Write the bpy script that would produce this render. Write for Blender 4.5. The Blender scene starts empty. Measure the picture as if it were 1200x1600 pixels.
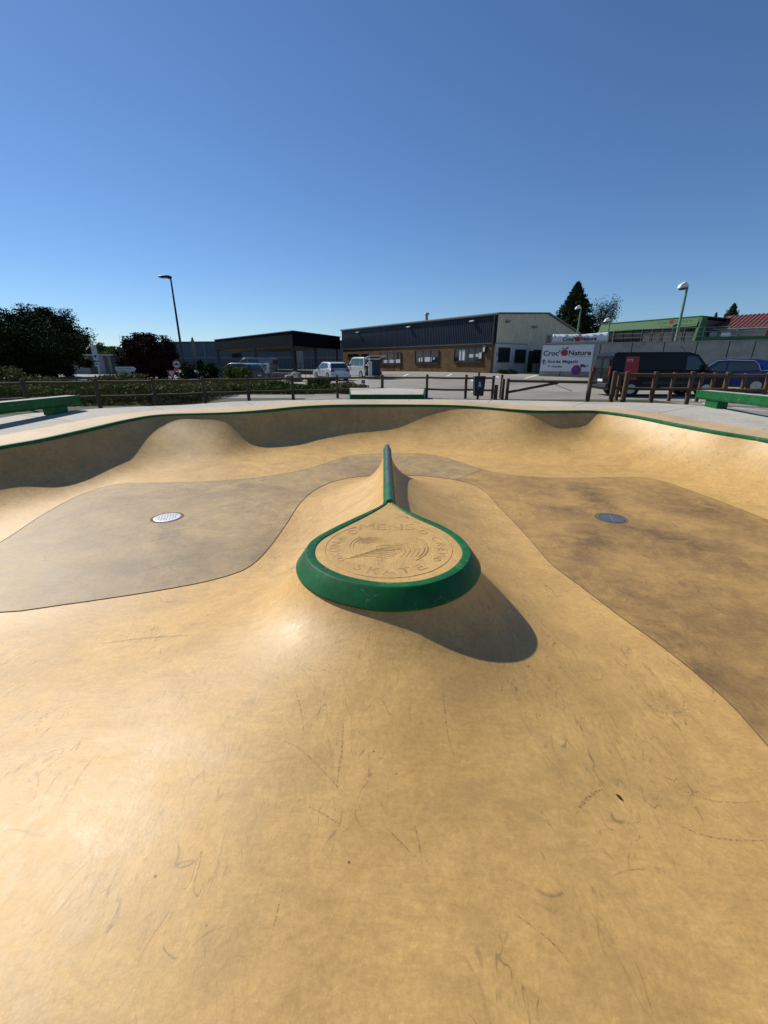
import bpy, bmesh, math, random
import numpy as np
from mathutils import Vector, Matrix

random.seed(7)
rng = np.random.default_rng(11)
scene = bpy.context.scene
col = scene.collection
R = math.radians

# ------------------------------------------------------------------ camera
CAM_H = 1.5
PITCH = R(19.6)
FPX = 660.0
cam_data = bpy.data.cameras.new('camera')
cam_data.sensor_fit = 'HORIZONTAL'
cam_data.sensor_width = 36.0
cam_data.lens = FPX / 1200.0 * 36.0
cam_data.clip_start = 0.05
cam_data.clip_end = 6000
cam = bpy.data.objects.new('camera', cam_data)
cam.location = (0, 0, CAM_H)
cam.rotation_euler = (R(90) - PITCH, 0, 0)
col.objects.link(cam)
scene.camera = cam

# ------------------------------------------------------------------ sky and sun
SUN_AZ = R(51)      # to the left of straight ahead
SUN_EL = R(42)
world = bpy.data.worlds.new('World')
scene.world = world
world.use_nodes = True
wn = world.node_tree.nodes
sky = wn.new('ShaderNodeTexSky')
sky.sky_type = 'NISHITA'
sky.sun_disc = False
sky.sun_elevation = SUN_EL
sky.sun_rotation = -SUN_AZ
sky.altitude = 300
sky.air_density = 1.0
sky.dust_density = 0.1
sky.ozone_density = 9.5
bg = wn['Background']
bg.inputs['Strength'].default_value = 0.091
world.node_tree.links.new(sky.outputs[0], bg.inputs['Color'])

sun_data = bpy.data.lights.new('sun', 'SUN')
sun_data.energy = 4.6
sun_data.angle = R(0.53)
sun_data.color = (1.0, 0.95, 0.86)
sun = bpy.data.objects.new('sun', sun_data)
to_sun = Vector((-math.sin(SUN_AZ) * math.cos(SUN_EL), math.cos(SUN_AZ) * math.cos(SUN_EL), math.sin(SUN_EL)))
sun.rotation_euler = to_sun.to_track_quat('Z', 'Y').to_euler()
sun.location = (-20, 20, 30)
col.objects.link(sun)

scene.view_settings.view_transform = 'Standard'
scene.view_settings.look = 'None'
scene.view_settings.exposure = 0.15
scene.view_settings.gamma = 1.0
scene.view_settings.use_curve_mapping = False
scene.cycles.max_bounces = 8
scene.cycles.use_denoising = True

# ------------------------------------------------------------------ surveying helpers (plan measured from the picture)
CP, SP = math.cos(PITCH), math.sin(PITCH)

def ray(px, py):
    a = (px - 600) / FPX
    b = (py - 800) / FPX
    return a, CP - b * SP, -(b * CP + SP)       # right, forward, up

def on_level(px, py, z):
    a, f, u = ray(px, py)
    s = (z - CAM_H) / u
    return Vector((a * s, f * s, z))

def at_range(px, py, Y):
    a, f, u = ray(px, py)
    s = Y / f
    return Vector((a * s, Y, CAM_H + u * s))

def on_plane(px, py, p0, d):
    """hit of a sight line with the upright plane through p0 along d: (distance along, height)"""
    a, f, u = ray(px, py)
    # a*s = p0x + d.x t ; f*s = p0y + d.y t
    det = a * (-d[1]) + f * d[0]
    s = (p0[0] * (-d[1]) + p0[1] * d[0]) / det
    t = ((a * s - p0[0]) * d[0] + (f * s - p0[1]) * d[1])
    return t, CAM_H + u * s

def smooth(x, a, b):
    t = min(1, max(0, (x - a) / (b - a)))
    return t * t * (3 - 2 * t)

def ground_z(x, y):
    return -0.06 + 0.36 * smooth(y, 20, 52) * smooth(x, -12, 10)

# ------------------------------------------------------------------ materials
def lin(c):
    return tuple(((v / 255) / 12.92 if v / 255 <= 0.04045 else ((v / 255 + 0.055) / 1.055) ** 2.4) for v in c)

class NT:
    def __init__(self, name):
        self.m = bpy.data.materials.new(name)
        self.m.use_nodes = True
        self.t = self.m.node_tree
        self.b = self.t.nodes['Principled BSDF']
        self.co = self.t.nodes.new('ShaderNodeTexCoord')
    def n(self, kind, **kw):
        nd = self.t.nodes.new(kind)
        for k, v in kw.items():
            if hasattr(nd, k) and not isinstance(v, tuple):
                setattr(nd, k, v)
        return nd
    def l(self, a, b):
        self.t.links.new(a, b)
    def mapping(self, scale=(1, 1, 1), rot=(0, 0, 0), coord='Object'):
        mp = self.n('ShaderNodeMapping')
        mp.inputs['Scale'].default_value = scale
        mp.inputs['Rotation'].default_value = rot
        self.l(self.co.outputs[coord], mp.inputs['Vector'])
        return mp.outputs[0]
    def noise(self, scale, detail=5, rough=0.6, vec=None, dist=0.0):
        nz = self.n('ShaderNodeTexNoise')
        nz.inputs['Scale'].default_value = scale
        nz.inputs['Detail'].default_value = detail
        nz.inputs['Roughness'].default_value = rough
        nz.inputs['Distortion'].default_value = dist
        self.l(vec if vec is not None else self.co.outputs['Object'], nz.inputs['Vector'])
        return nz.outputs['Fac']
    def ramp(self, fac, stops):
        r = self.n('ShaderNodeValToRGB')
        e = r.color_ramp.elements
        e[0].position, e[0].color = stops[0][0], (*stops[0][1], 1) if isinstance(stops[0][1], tuple) else (stops[0][1],) * 3 + (1,)
        e[1].position, e[1].color = stops[-1][0], (*stops[-1][1], 1) if isinstance(stops[-1][1], tuple) else (stops[-1][1],) * 3 + (1,)
        for p, c in stops[1:-1]:
            x = e.new(p)
            x.color = (*c, 1) if isinstance(c, tuple) else (c,) * 3 + (1,)
        self.l(fac, r.inputs[0])
        return r.outputs[0]
    def mix(self, fac, a, b, mode='MIX'):
        mx = self.n('ShaderNodeMix')
        mx.data_type = 'RGBA'
        mx.blend_type = mode
        for sock, v in ((mx.inputs[0], fac), (mx.inputs[6], a), (mx.inputs[7], b)):
            if isinstance(v, (int, float)):
                sock.default_value = v
            elif isinstance(v, tuple):
                sock.default_value = (*v, 1)
            else:
                self.l(v, sock)
        return mx.outputs[2]
    def math(self, op, a, b=0.0, c=None):
        md = self.n('ShaderNodeMath')
        md.operation = op
        for i, v in enumerate((a, b) if c is None else (a, b, c)):
            if isinstance(v, (int, float)):
                md.inputs[i].default_value = v
            else:
                self.l(v, md.inputs[i])
        return md.outputs[0]
    def color(self, v):
        if isinstance(v, tuple):
            self.b.inputs['Base Color'].default_value = (*v, 1)
        else:
            self.l(v, self.b.inputs['Base Color'])
    def rough(self, v):
        if isinstance(v, (int, float)):
            self.b.inputs['Roughness'].default_value = v
        else:
            self.l(v, self.b.inputs['Roughness'])
    def bump(self, h, strength=0.3, dist=0.01, normal=None):
        bp = self.n('ShaderNodeBump')
        bp.inputs['Strength'].default_value = strength
        bp.inputs['Distance'].default_value = dist
        self.l(h, bp.inputs['Height'])
        if normal is not None:
            self.l(normal, bp.inputs['Normal'])
        self.l(bp.outputs[0], self.b.inputs['Normal'])
        return bp.outputs[0]

def simple(name, c, rough=0.6, metal=0.0, var=0.25, scale=6.0, bump=0.0, bscale=60, spec=None, coat=0.0):
    """one colour with uneven wear"""
    t = NT(name)
    n1 = t.noise(scale, 6, 0.65)
    lo = tuple(v * (1 - var) for v in c)
    hi = tuple(min(1, v * (1 + var)) for v in c)
    t.color(t.ramp(n1, [(0.3, lo), (0.7, hi)]))
    t.rough(t.math('MULTIPLY_ADD', t.noise(scale * 2.3, 4), 0.25, rough - 0.125) if rough > 0.13 else rough)
    t.b.inputs['Metallic'].default_value = metal
    if spec is not None:
        t.b.inputs['Specular IOR Level'].default_value = spec
    if coat:
        t.b.inputs['Coat Weight'].default_value = coat
        t.b.inputs['Coat Roughness'].default_value = 0.06
    if bump:
        t.bump(t.noise(bscale, 5), bump, 0.01)
    return t.m

def bowl_material(name, light, dark, stain=0.24, rough=0.43, blot=0.9):
    t = NT(name)
    big = t.noise(0.55, 6, 0.62, dist=0.6)
    mid = t.noise(2.6, 8, 0.68, dist=0.8)
    fine = t.noise(34, 6, 0.75)
    c = t.ramp(big, [(0.30, dark), (0.52, light), (0.75, tuple(min(1, v * 1.08) for v in light))])
    c = t.mix(t.math('MULTIPLY', t.ramp(mid, [(0.38, 1.0), (0.62, 0.0)]), stain), c, tuple(v * 0.55 for v in dark), 'MIX')
    c = t.mix(0.5, c, t.ramp(fine, [(0.3, 0.55), (0.7, 1.05)]), 'MULTIPLY')
    grain = t.noise(160, 3, 0.8)
    c = t.mix(0.35, c, t.ramp(grain, [(0.3, 0.6), (0.7, 1.05)]), 'MULTIPLY')
    # trowel streaks
    sa = t.noise(6, 7, 0.75, vec=t.mapping((1.0, 3.2, 1.0), (0, 0, 0.6)), dist=1.1)
    sb_ = t.noise(5, 7, 0.75, vec=t.mapping((3.4, 1.0, 1.0), (0, 0, 0.25)), dist=1.1)
    sel = t.ramp(t.noise(0.9, 2, 0.5), [(0.42, 0.0), (0.58, 1.0)])
    st = t.mix(sel, sa, sb_)
    c = t.mix(0.5, c, t.ramp(st, [(0.32, 0.62), (0.62, 1.0)]), 'MULTIPLY')
    # wheel scuffs: thin wandering dark lines in patches
    def lines(scale, width, mask_scale, lo, hi, rot=0.0, sq=1.0, dist=1.2):
        v = t.mapping((1.0, sq, 1.0), (0, 0, rot))
        f = t.noise(scale, 2, 0.5, vec=v, dist=dist)
        d = t.math('ABSOLUTE', t.math('SUBTRACT', f, 0.5))
        ln = t.ramp(d, [(0.0, 1.0), (width, 0.0)])
        mk = t.ramp(t.noise(mask_scale, 3, 0.6), [(lo, 0.0), (hi, 1.0)])
        br = t.ramp(t.noise(mask_scale * 9, 3, 0.7), [(0.42, 0.0), (0.58, 1.0)])
        return t.math('MULTIPLY', t.math('MULTIPLY', ln, mk), br)
    s1 = lines(0.9, 0.0035, 1.4, 0.52, 0.62)
    s2 = lines(2.2, 0.006, 1.3, 0.48, 0.60, 0.9, 0.5, 0.6)
    s3 = lines(4.5, 0.009, 0.9, 0.47, 0.58, 2.1, 0.35, 0.4)
    s4 = lines(9.0, 0.014, 1.2, 0.48, 0.60, 0.3, 0.3, 0.3)
    s = t.math('MAXIMUM', t.math('MAXIMUM', s1, s2), t.math('MAXIMUM', s3, s4))
    c = t.mix(t.math('MULTIPLY', s, 0.6 * blot), c, (0.045, 0.038, 0.028))
    sm = t.math('MULTIPLY', t.ramp(t.noise(1.6, 7, 0.75, vec=t.mapping((1, 2.2, 1), (0, 0, -0.4)), dist=0.9), [(0.52, 0.0), (0.72, 1.0)]), t.ramp(fine, [(0.35, 0.0), (0.65, 1.0)]))
    c = t.mix(t.math('MULTIPLY', sm, 0.5), c, (0.16, 0.12, 0.07))
    # specks
    vo = t.n('ShaderNodeTexVoronoi')
    vo.inputs['Scale'].default_value = 5.5
    t.l(t.co.outputs['Object'], vo.inputs['Vector'])
    sp = t.math('MULTIPLY', t.ramp(vo.outputs['Distance'], [(0.028, 1.0), (0.05, 0.0)]), t.ramp(t.noise(1.9, 2), [(0.5, 0.0), (0.56, 1.0)]))
    c = t.mix(t.math('MULTIPLY', sp, 0.75), c, (0.05, 0.03, 0.015))
    t.color(c)
    rg = t.math('MULTIPLY_ADD', mid, 0.3, rough - 0.15)
    rg = t.math('MULTIPLY_ADD', fine, 0.18, rg)
    t.rough(rg)
    t.b.inputs['Specular IOR Level'].default_value = 0.48
    nb = t.bump(t.math('ADD', t.noise(5.5, 4, 0.6), t.math('MULTIPLY', t.noise(22, 4, 0.65), 0.25)), 0.15, 0.018)
    t.bump(t.math('ADD', t.noise(70, 5, 0.75), t.math('MULTIPLY', st, 0.8)), 0.13, 0.004, nb)
    return t.m

M = {}
M['tan'] = bowl_material('tan_polished_concrete', (0.75, 0.462, 0.152), (0.61, 0.365, 0.113))
M['tan_flat'] = bowl_material('tan_border_concrete', (0.70, 0.50, 0.27), (0.58, 0.41, 0.22), rough=0.6, blot=0.4, stain=0.15)
M['floor_grey'] = bowl_material('brown_grey_floor_concrete', (0.52, 0.355, 0.155), (0.35, 0.235, 0.105), stain=0.42, rough=0.5)
M['floor_brown'] = bowl_material('brown_floor_concrete', (0.58, 0.345, 0.108), (0.39, 0.225, 0.075), stain=0.42, rough=0.5)
M['deck'] = bowl_material('pale_deck_concrete', (0.58, 0.54, 0.46), (0.46, 0.43, 0.375), rough=0.8, stain=0.15, blot=0.5)
M['joint'] = simple('dark_joint', (0.13, 0.09, 0.05), 0.9)

def green_paint():
    t = NT('green_painted_steel')
    n = t.noise(3.5, 6, 0.7)
    c = t.ramp(n, [(0.3, (0.003, 0.075, 0.018)), (0.7, (0.006, 0.135, 0.032))])
    ch = t.ramp(t.noise(30, 6, 0.8, vec=t.mapping((1, 1, 2))), [(0.63, 0.0), (0.70, 1.0)])
    c = t.mix(t.math('MULTIPLY', ch, 0.45), c, (0.10, 0.17, 0.10))
    sl = t.math('ABSOLUTE', t.math('SUBTRACT', t.noise(6, 2, 0.5, vec=t.mapping((1, 1, .3), (0.4, 0.5, 0.3))), 0.5))
    sc_ = t.math('MULTIPLY', t.ramp(sl, [(0.0, 1.0), (0.012, 0.0)]), t.ramp(t.noise(5, 3), [(0.48, 0.0), (0.56, 1.0)]))
    c = t.mix(t.math('MULTIPLY', sc_, 0.4), c, (0.22, 0.30, 0.22))
    dk = t.ramp(t.noise(8, 5, 0.7), [(0.5, 0.0), (0.7, 1.0)])
    c = t.mix(t.math('MULTIPLY', dk, 0.35), c, (0.01, 0.035, 0.015))
    t.color(c)
    t.rough(t.math('MULTIPLY_ADD', t.noise(14, 4), 0.3, 0.32))
    t.b.inputs['Specular IOR Level'].default_value = 0.3
    t.bump(t.noise(55, 4), 0.12, 0.003)
    return t.m
M['green'] = green_paint()

def worn_steel():
    t = NT('worn_coping_steel')
    n = t.noise(9, 6, 0.75, vec=t.mapping((3, 1, 1)))
    t.color(t.ramp(n, [(0.35, (0.035, 0.04, 0.05)), (0.6, (0.14, 0.14, 0.18)), (0.75, (0.02, 0.08, 0.05))]))
    t.b.inputs['Metallic'].default_value = 0.6
    t.rough(t.math('MULTIPLY_ADD', t.noise(30, 4), 0.3, 0.25))
    return t.m
M['steel'] = worn_steel()
M['galv'] = simple('galvanised_steel', (0.5, 0.51, 0.52), 0.4, 0.5, 0.2, 12)
M['drain'] = simple('drain_grate_metal', (0.52, 0.53, 0.54), 0.45, 0.35, 0.25, 18)
M['drain_dark'] = simple('wet_drain_grate_metal', (0.10, 0.125, 0.15), 0.4, 0.3, 0.35, 18)

def wood(name, c):
    t = NT(name)
    v = t.mapping((9, 9, 1.2))
    n = t.noise(4, 7, 0.7, vec=v, dist=0.5)
    t.color(t.ramp(n, [(0.25, tuple(x * 0.45 for x in c)), (0.55, c), (0.8, tuple(min(1, x * 1.5) for x in c))]))
    t.rough(0.8)
    t.bump(n, 0.4, 0.006)
    return t.m
M['wood'] = wood('weathered_fence_wood', (0.115, 0.066, 0.033))
M['asphalt'] = None
def asphalt():
    t = NT('worn_asphalt')
    n1 = t.noise(0.12, 6, 0.65, dist=0.8)
    n2 = t.noise(1.1, 6, 0.7, vec=t.mapping((0.25, 1, 1)))
    n3 = t.noise(60, 3, 0.8)
    c = t.ramp(n1, [(0.3, (0.17, 0.16, 0.135)), (0.5, (0.28, 0.26, 0.215)), (0.7, (0.34, 0.315, 0.26))])
    c = t.mix(0.45, c, t.ramp(n2, [(0.3, 0.5), (0.6, 1.0)]), 'MULTIPLY')
    c = t.mix(0.35, c, t.ramp(n3, [(0.3, 0.5), (0.7, 1.0)]), 'MULTIPLY')
    t.color(c)
    t.rough(0.85)
    t.bump(n3, 0.3, 0.01)
    return t.m
M['asphalt'] = asphalt()
def soil():
    t = NT('dry_grass_ground')
    n1 = t.noise(0.6, 6, 0.7)
    n2 = t.noise(14, 5, 0.8)
    c = t.ramp(n1, [(0.3, (0.05, 0.06, 0.022)), (0.6, (0.09, 0.095, 0.035)), (0.8, (0.12, 0.10, 0.05))])
    c = t.mix(0.6, c, t.ramp(n2, [(0.3, 0.35), (0.7, 1.0)]), 'MULTIPLY')
    t.color(c)
    t.rough(0.95)
    t.bump(n2, 0.6, 0.03)
    return t.m
M['soil'] = soil()
M['white_line'] = simple('worn_white_road_paint', (0.62, 0.60, 0.55), 0.8, var=0.3, scale=5)
M['conc_wall'] = simple('grey_precast_concrete', (0.30, 0.285, 0.25), 0.9, var=0.22, scale=1.3, bump=0.3)
M['white'] = simple('white_sign_enamel', (0.62, 0.66, 0.68), 0.5, var=0.06)
M['white_plain'] = simple('white_render', (0.52, 0.51, 0.46), 0.85, var=0.12, scale=1.5, bump=0.2)
M['black'] = simple('black_lettering', (0.022, 0.024, 0.028), 0.5)
M['red'] = simple('apple_red', (0.36, 0.018, 0.014), 0.5, var=0.15)
M['blue_sign'] = simple('sign_blue', (0.015, 0.03, 0.22), 0.45, var=0.1)
M['dark_metal'] = simple('dark_painted_metal', (0.022, 0.024, 0.028), 0.5)
M['grey_metal'] = simple('grey_painted_metal', (0.20, 0.21, 0.22), 0.5)
M['lamp_white'] = simple('white_lamp_housing', (0.7, 0.7, 0.68), 0.4, var=0.08)
M['pole_green'] = simple('pale_green_pole_paint', (0.13, 0.26, 0.14), 0.6, var=0.15)
M['green_fascia'] = simple('bright_green_fascia', (0.028, 0.115, 0.032), 0.7, var=0.12)
M['dark_green'] = simple('dark_green_lettering', (0.01, 0.06, 0.02), 0.5)
M['rubber'] = simple('tyre_rubber', (0.018, 0.018, 0.018), 0.85)
M['rim'] = simple('alloy_rim', (0.42, 0.43, 0.44), 0.3, 0.6, 0.1)
M['tail_red'] = simple('tail_lamp_red', (0.25, 0.01, 0.01), 0.2)
M['head_lamp'] = simple('clear_lamp_lens', (0.6, 0.62, 0.64), 0.12)
def glass(name, c=(0.015, 0.02, 0.024), rough=0.06):
    t = NT(name)
    t.color(c)
    t.rough(rough)
    t.b.inputs['Specular IOR Level'].default_value = 0.6
    return t.m
M['glass'] = glass('dark_window_glass')
M['glass_car'] = glass('tinted_car_glass', (0.03, 0.045, 0.05))
def ribbed(name, c, freq, axis='X', depth=0.02, rough=0.5, tilt=0.0, contrast=0.55, var=0.15, spec=0.2):
    t = NT(name)
    w = t.n('ShaderNodeTexWave')
    w.wave_type = 'BANDS'
    w.bands_direction = axis
    w.inputs['Scale'].default_value = freq
    w.inputs['Distortion'].default_value = 0.0
    t.l(t.mapping((1, 1, 1), (0, tilt, 0)), w.inputs['Vector'])
    n = t.noise(1.1, 5, 0.65)
    cc = t.ramp(n, [(0.3, tuple(v * (1 - var) for v in c)), (0.7, tuple(v * (1 + var) for v in c))])
    cc = t.mix(contrast, cc, t.ramp(w.outputs['Fac'], [(0.12, 0.35), (0.4, 1.0)]), 'MULTIPLY')
    t.color(cc)
    t.rough(rough)
    t.b.inputs['Specular IOR Level'].default_value = spec
    t.bump(w.outputs['Fac'], 0.9, depth)
    return t.m
M['navy_siding'] = ribbed('navy_ribbed_siding', (0.009, 0.014, 0.028), 1.1, 'X', 0.03, 0.45)
M['grey_siding'] = ribbed('blue_grey_siding', (0.13, 0.15, 0.17), 0.5, 'X', 0.03, 0.6)
M['beige_siding'] = ribbed('beige_siding', (0.66, 0.57, 0.38), 1.0, 'Y', 0.02, 0.6, contrast=0.3)
M['wood_siding'] = ribbed('brown_timber_cladding', (0.15, 0.085, 0.036), 1.7, 'X', 0.01, 0.7, var=0.35)
M['wood_diag'] = ribbed('brown_diagonal_timber_cladding', (0.15, 0.085, 0.036), 1.4, 'X', 0.01, 0.7, tilt=R(42), var=0.35)
M['red_roof'] = simple('red_roof_sheet', (0.15, 0.042, 0.038), 0.85, var=0.2, scale=1.0)
M['roof_edge'] = simple('roof_edge_trim', (0.05, 0.055, 0.06), 0.5)
M['roof_light'] = simple('pale_roof_trim', (0.30, 0.30, 0.28), 0.5)
M['poster'] = simple('window_poster_paper', (0.55, 0.57, 0.6), 0.7, var=0.1)
def paint(name, c, metal=0.0, coat=0.5):
    t = NT(name)
    t.color(t.ramp(t.noise(2.0, 3), [(0.3, tuple(v * 0.92 for v in c)), (0.7, tuple(min(1, v * 1.08) for v in c))]))
    t.rough(0.35)
    t.b.inputs['Metallic'].default_value = metal
    t.b.inputs['Specular IOR Level'].default_value = 0.25
    t.b.inputs['Coat Weight'].default_value = coat
    t.b.inputs['Coat Roughness'].default_value = 0.05
    return t.m
M['car_silver'] = paint('silver_car_paint', (0.50, 0.52, 0.54), 0.3)
M['car_blue'] = paint('deep_blue_car_paint', (0.012, 0.028, 0.16), 0.2)
M['car_black'] = paint('black_van_paint', (0.003, 0.003, 0.0033), 0.0, 0.0)
M['car_grey'] = paint('grey_van_paint', (0.13, 0.15, 0.17), 0.2)
M['car_teal'] = paint('dark_teal_car_paint', (0.05, 0.08, 0.085), 0.2)
M['chrome'] = simple('chrome_trim', (0.75, 0.76, 0.78), 0.15, 0.9, 0.05)
def leafmat(name, a, b, scale=1.5):
    t = NT(name)
    n = t.noise(scale, 4, 0.7)
    n2 = t.noise(scale * 14, 2, 0.7)
    c = t.ramp(n, [(0.3, a), (0.7, b)])
    c = t.mix(0.5, c, t.ramp(n2, [(0.3, 0.45), (0.7, 1.0)]), 'MULTIPLY')
    t.color(c)
    t.rough(0.85)
    t.b.inputs['Specular IOR Level'].default_value = 0.06
    return t.m
M['leaf_dark'] = leafmat('dark_green_leaves', (0.011, 0.021, 0.007), (0.032, 0.054, 0.014))
M['leaf_mid'] = leafmat('mid_green_leaves', (0.05, 0.085, 0.02), (0.10, 0.15, 0.035))
M['leaf_red'] = leafmat('purple_red_leaves', (0.018, 0.009, 0.009), (0.055, 0.02, 0.017))
M['leaf_yellow'] = leafmat('yellow_green_leaves', (0.08, 0.11, 0.02), (0.18, 0.21, 0.04))
M['leaf_olive'] = leafmat('olive_shrub_leaves', (0.11, 0.125, 0.04), (0.26, 0.25, 0.09))
M['needle'] = leafmat('conifer_needles', (0.022, 0.036, 0.016), (0.055, 0.075, 0.03))
M['bark'] = simple('tree_bark', (0.07, 0.055, 0.04), 0.9, var=0.35, scale=8, bump=0.5)
M['cloth_white'] = simple('white_cloth', (0.62, 0.60, 0.57), 0.9, var=0.08)
M['skin'] = simple('skin', (0.42, 0.24, 0.16), 0.6, var=0.08)
M['hair'] = simple('dark_hair', (0.03, 0.02, 0.014), 0.7)
M['stone'] = simple('rough_stone', (0.20, 0.18, 0.15), 0.9, var=0.35, scale=3, bump=0.6)
M['bin_black'] = simple('black_bin_plastic', (0.016, 0.017, 0.018), 0.55)

# ------------------------------------------------------------------ mesh helpers
class MB:
    def __init__(self):
        self.v = []; self.f = []; self.mi = []
    def add(self, vs, fs, mi=0):
        o = len(self.v)
        self.v += [tuple(p) for p in vs]
        self.f += [tuple(i + o for i in f) for f in fs]
        self.mi += [mi] * len(fs)
        return self
    def box(self, c, s, rz=0.0, mi=0, rx=0.0, ry=0.0):
        m = Matrix.Translation(c) @ Matrix.Rotation(rz, 4, 'Z') @ Matrix.Rotation(ry, 4, 'Y') @ Matrix.Rotation(rx, 4, 'X')
        vs = [m @ Vector((sx * s[0] / 2, sy * s[1] / 2, sz * s[2] / 2)) for sx in (-1, 1) for sy in (-1, 1) for sz in (-1, 1)]
        return self.add(vs, [(0, 1, 3, 2), (4, 6, 7, 5), (0, 4, 5, 1), (2, 3, 7, 6), (0, 2, 6, 4), (1, 5, 7, 3)], mi)
    def span(self, lo, hi, mi=0):
        return self.box([(a + b) / 2 for a, b in zip(lo, hi)], [abs(b - a) for a, b in zip(lo, hi)], 0, mi)
    def tube(self, pts, r, n=8, mi=0, cap=True):
        pts = [Vector(p) for p in pts]
        rs = r if isinstance(r, (list, tuple)) else [r] * len(pts)
        vs, fs = [], []
        up = None
        for i, p in enumerate(pts):
            d = (pts[min(i + 1, len(pts) - 1)] - pts[max(i - 1, 0)])
            d = d.normalized() if d.length > 1e-9 else Vector((0, 0, 1))
            if up is None:
                up = Vector((0, 0, 1)) if abs(d.z) < 0.9 else Vector((1, 0, 0))
            a = d.cross(up).normalized()
            b = d.cross(a).normalized()
            up = -b if (-b).length > 0 else up
            for k in range(n):
                th = 2 * math.pi * k / n
                vs.append(p + (a * math.cos(th) + b * math.sin(th)) * rs[i])
        for i in range(len(pts) - 1):
            for k in range(n):
                fs.append((i * n + k, i * n + (k + 1) % n, (i + 1) * n + (k + 1) % n, (i + 1) * n + k))
        if cap:
            fs.append(tuple(range(n))[::-1])
            fs.append(tuple((len(pts) - 1) * n + k for k in range(n)))
        return self.add(vs, fs, mi)
    def lathe(self, prof, n=16, mi=0, m=Matrix.Identity(4)):
        vs, fs = [], []
        for r, z in prof:
            for k in range(n):
                th = 2 * math.pi * k / n
                vs.append(m @ Vector((r * math.cos(th), r * math.sin(th), z)))
        for i in range(len(prof) - 1):
            for k in range(n):
                fs.append((i * n + k, i * n + (k + 1) % n, (i + 1) * n + (k + 1) % n, (i + 1) * n + k))
        fs.append(tuple(range(n))[::-1])
        fs.append(tuple((len(prof) - 1) * n + k for k in range(n)))
        return self.add(vs, fs, mi)
    def prism(self, poly, fn, lo, hi, mi=0):
        """poly of 2d points, fn(u, v, w) -> 3d, swept w from lo to hi"""
        n = len(poly)
        vs = [fn(u, v, lo) for u, v in poly] + [fn(u, v, hi) for u, v in poly]
        fs = [tuple(range(n))[::-1], tuple(range(n, 2 * n))]
        fs += [(i, (i + 1) % n, n + (i + 1) % n, n + i) for i in range(n)]
        return self.add(vs, fs, mi)
    def build(self, name, mats, parent=None, smooth=False, bevel=0.0, seg=2, sharp=40):
        me = bpy.data.meshes.new(name)
        me.from_pydata(self.v, [], self.f)
        for m in (mats if isinstance(mats, (list, tuple)) else [mats]):
            me.materials.append(m)
        if len(set(self.mi)) > 1:
            me.polygons.foreach_set('material_index', self.mi)
        bm = bmesh.new(); bm.from_mesh(me)
        bmesh.ops.recalc_face_normals(bm, faces=bm.faces)
        bm.to_mesh(me); bm.free()
        if smooth:
            me.polygons.foreach_set('use_smooth', [True] * len(me.polygons))
            try:
                me.set_sharp_from_angle(angle=R(sharp))
            except Exception:
                pass
        o = bpy.data.objects.new(name, me)
        col.objects.link(o)
        if parent is not None:
            o.parent = parent
        if bevel:
            bv = o.modifiers.new('bevel', 'BEVEL')
            bv.width = bevel; bv.segments = seg; bv.limit_method = 'ANGLE'; bv.angle_limit = R(35)
        return o

def thing(name, label, cat, loc=(0, 0, 0), rz=0.0, group=None):
    o = bpy.data.objects.new(name, None)
    o.empty_display_size = 0.2
    col.objects.link(o)
    o.location = loc
    o.rotation_euler = (0, 0, rz)
    tag(o, label, cat, group)
    return o

def tag(o, label=None, cat=None, group=None, kind=None):
    if label: o['label'] = label
    if cat: o['category'] = cat
    if group: o['group'] = group
    if kind: o['kind'] = kind
    return o

_text = {}
def text_mesh(body, size=1.0, outline=0.0, depth=0.0, fat=0.0):
    key = (body, outline, depth, fat)
    if key not in _text:
        cu = bpy.data.curves.new('lettering', 'FONT')
        cu.body = body
        cu.align_x = 'CENTER'; cu.align_y = 'CENTER'
        cu.resolution_u = 3
        cu.offset = fat
        if outline:
            cu.fill_mode = 'NONE'; cu.bevel_depth = outline; cu.bevel_resolution = 0
        else:
            cu.extrude = depth
        ob = bpy.data.objects.new('lettering', cu)
        col.objects.link(ob)
        dg = bpy.context.evaluated_depsgraph_get()
        dg.update()
        me = bpy.data.meshes.new_from_object(ob.evaluated_get(dg))
        _text[key] = ([tuple(v.co) for v in me.vertices], [tuple(p.vertices) for p in me.polygons])
        bpy.data.objects.remove(ob); bpy.data.curves.remove(cu); bpy.data.meshes.remove(me)
    vs, fs = _text[key]
    return [Vector(v) * size for v in vs], fs

def add_text(mb, body, size, m, outline=0.0, depth=0.002, mi=0, sx=1.0, bold=0.0, fat=0.0):
    vs, fs = text_mesh(body, 1.0, outline / size if outline else 0.0, depth / size, fat)
    for off in ((0,) if not bold else (-bold, 0, bold)):
        mb.add([m @ Vector((v.x * size * sx + off, v.y * size, v.z * size)) for v in vs], fs, mi)

# ================================================================== THE BOWL
D = 1.00           # depth of the flat below the deck
Z_PAD = -0.20      # top of the teardrop ledge

def deck_z(y):
    """the deck rises gently away from the viewer for drainage"""
    y = np.asarray(y, float)
    return -0.08 + 0.038 * np.where(y < 7, 0.0, np.where(y < 9, (y - 7) ** 2 / 4, y - 8))
def on_deck(px, py):
    p = on_level(px, py, 0.0)
    for _ in range(30):
        p = on_level(px, py, float(deck_z(p.y)))
    return p

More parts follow.
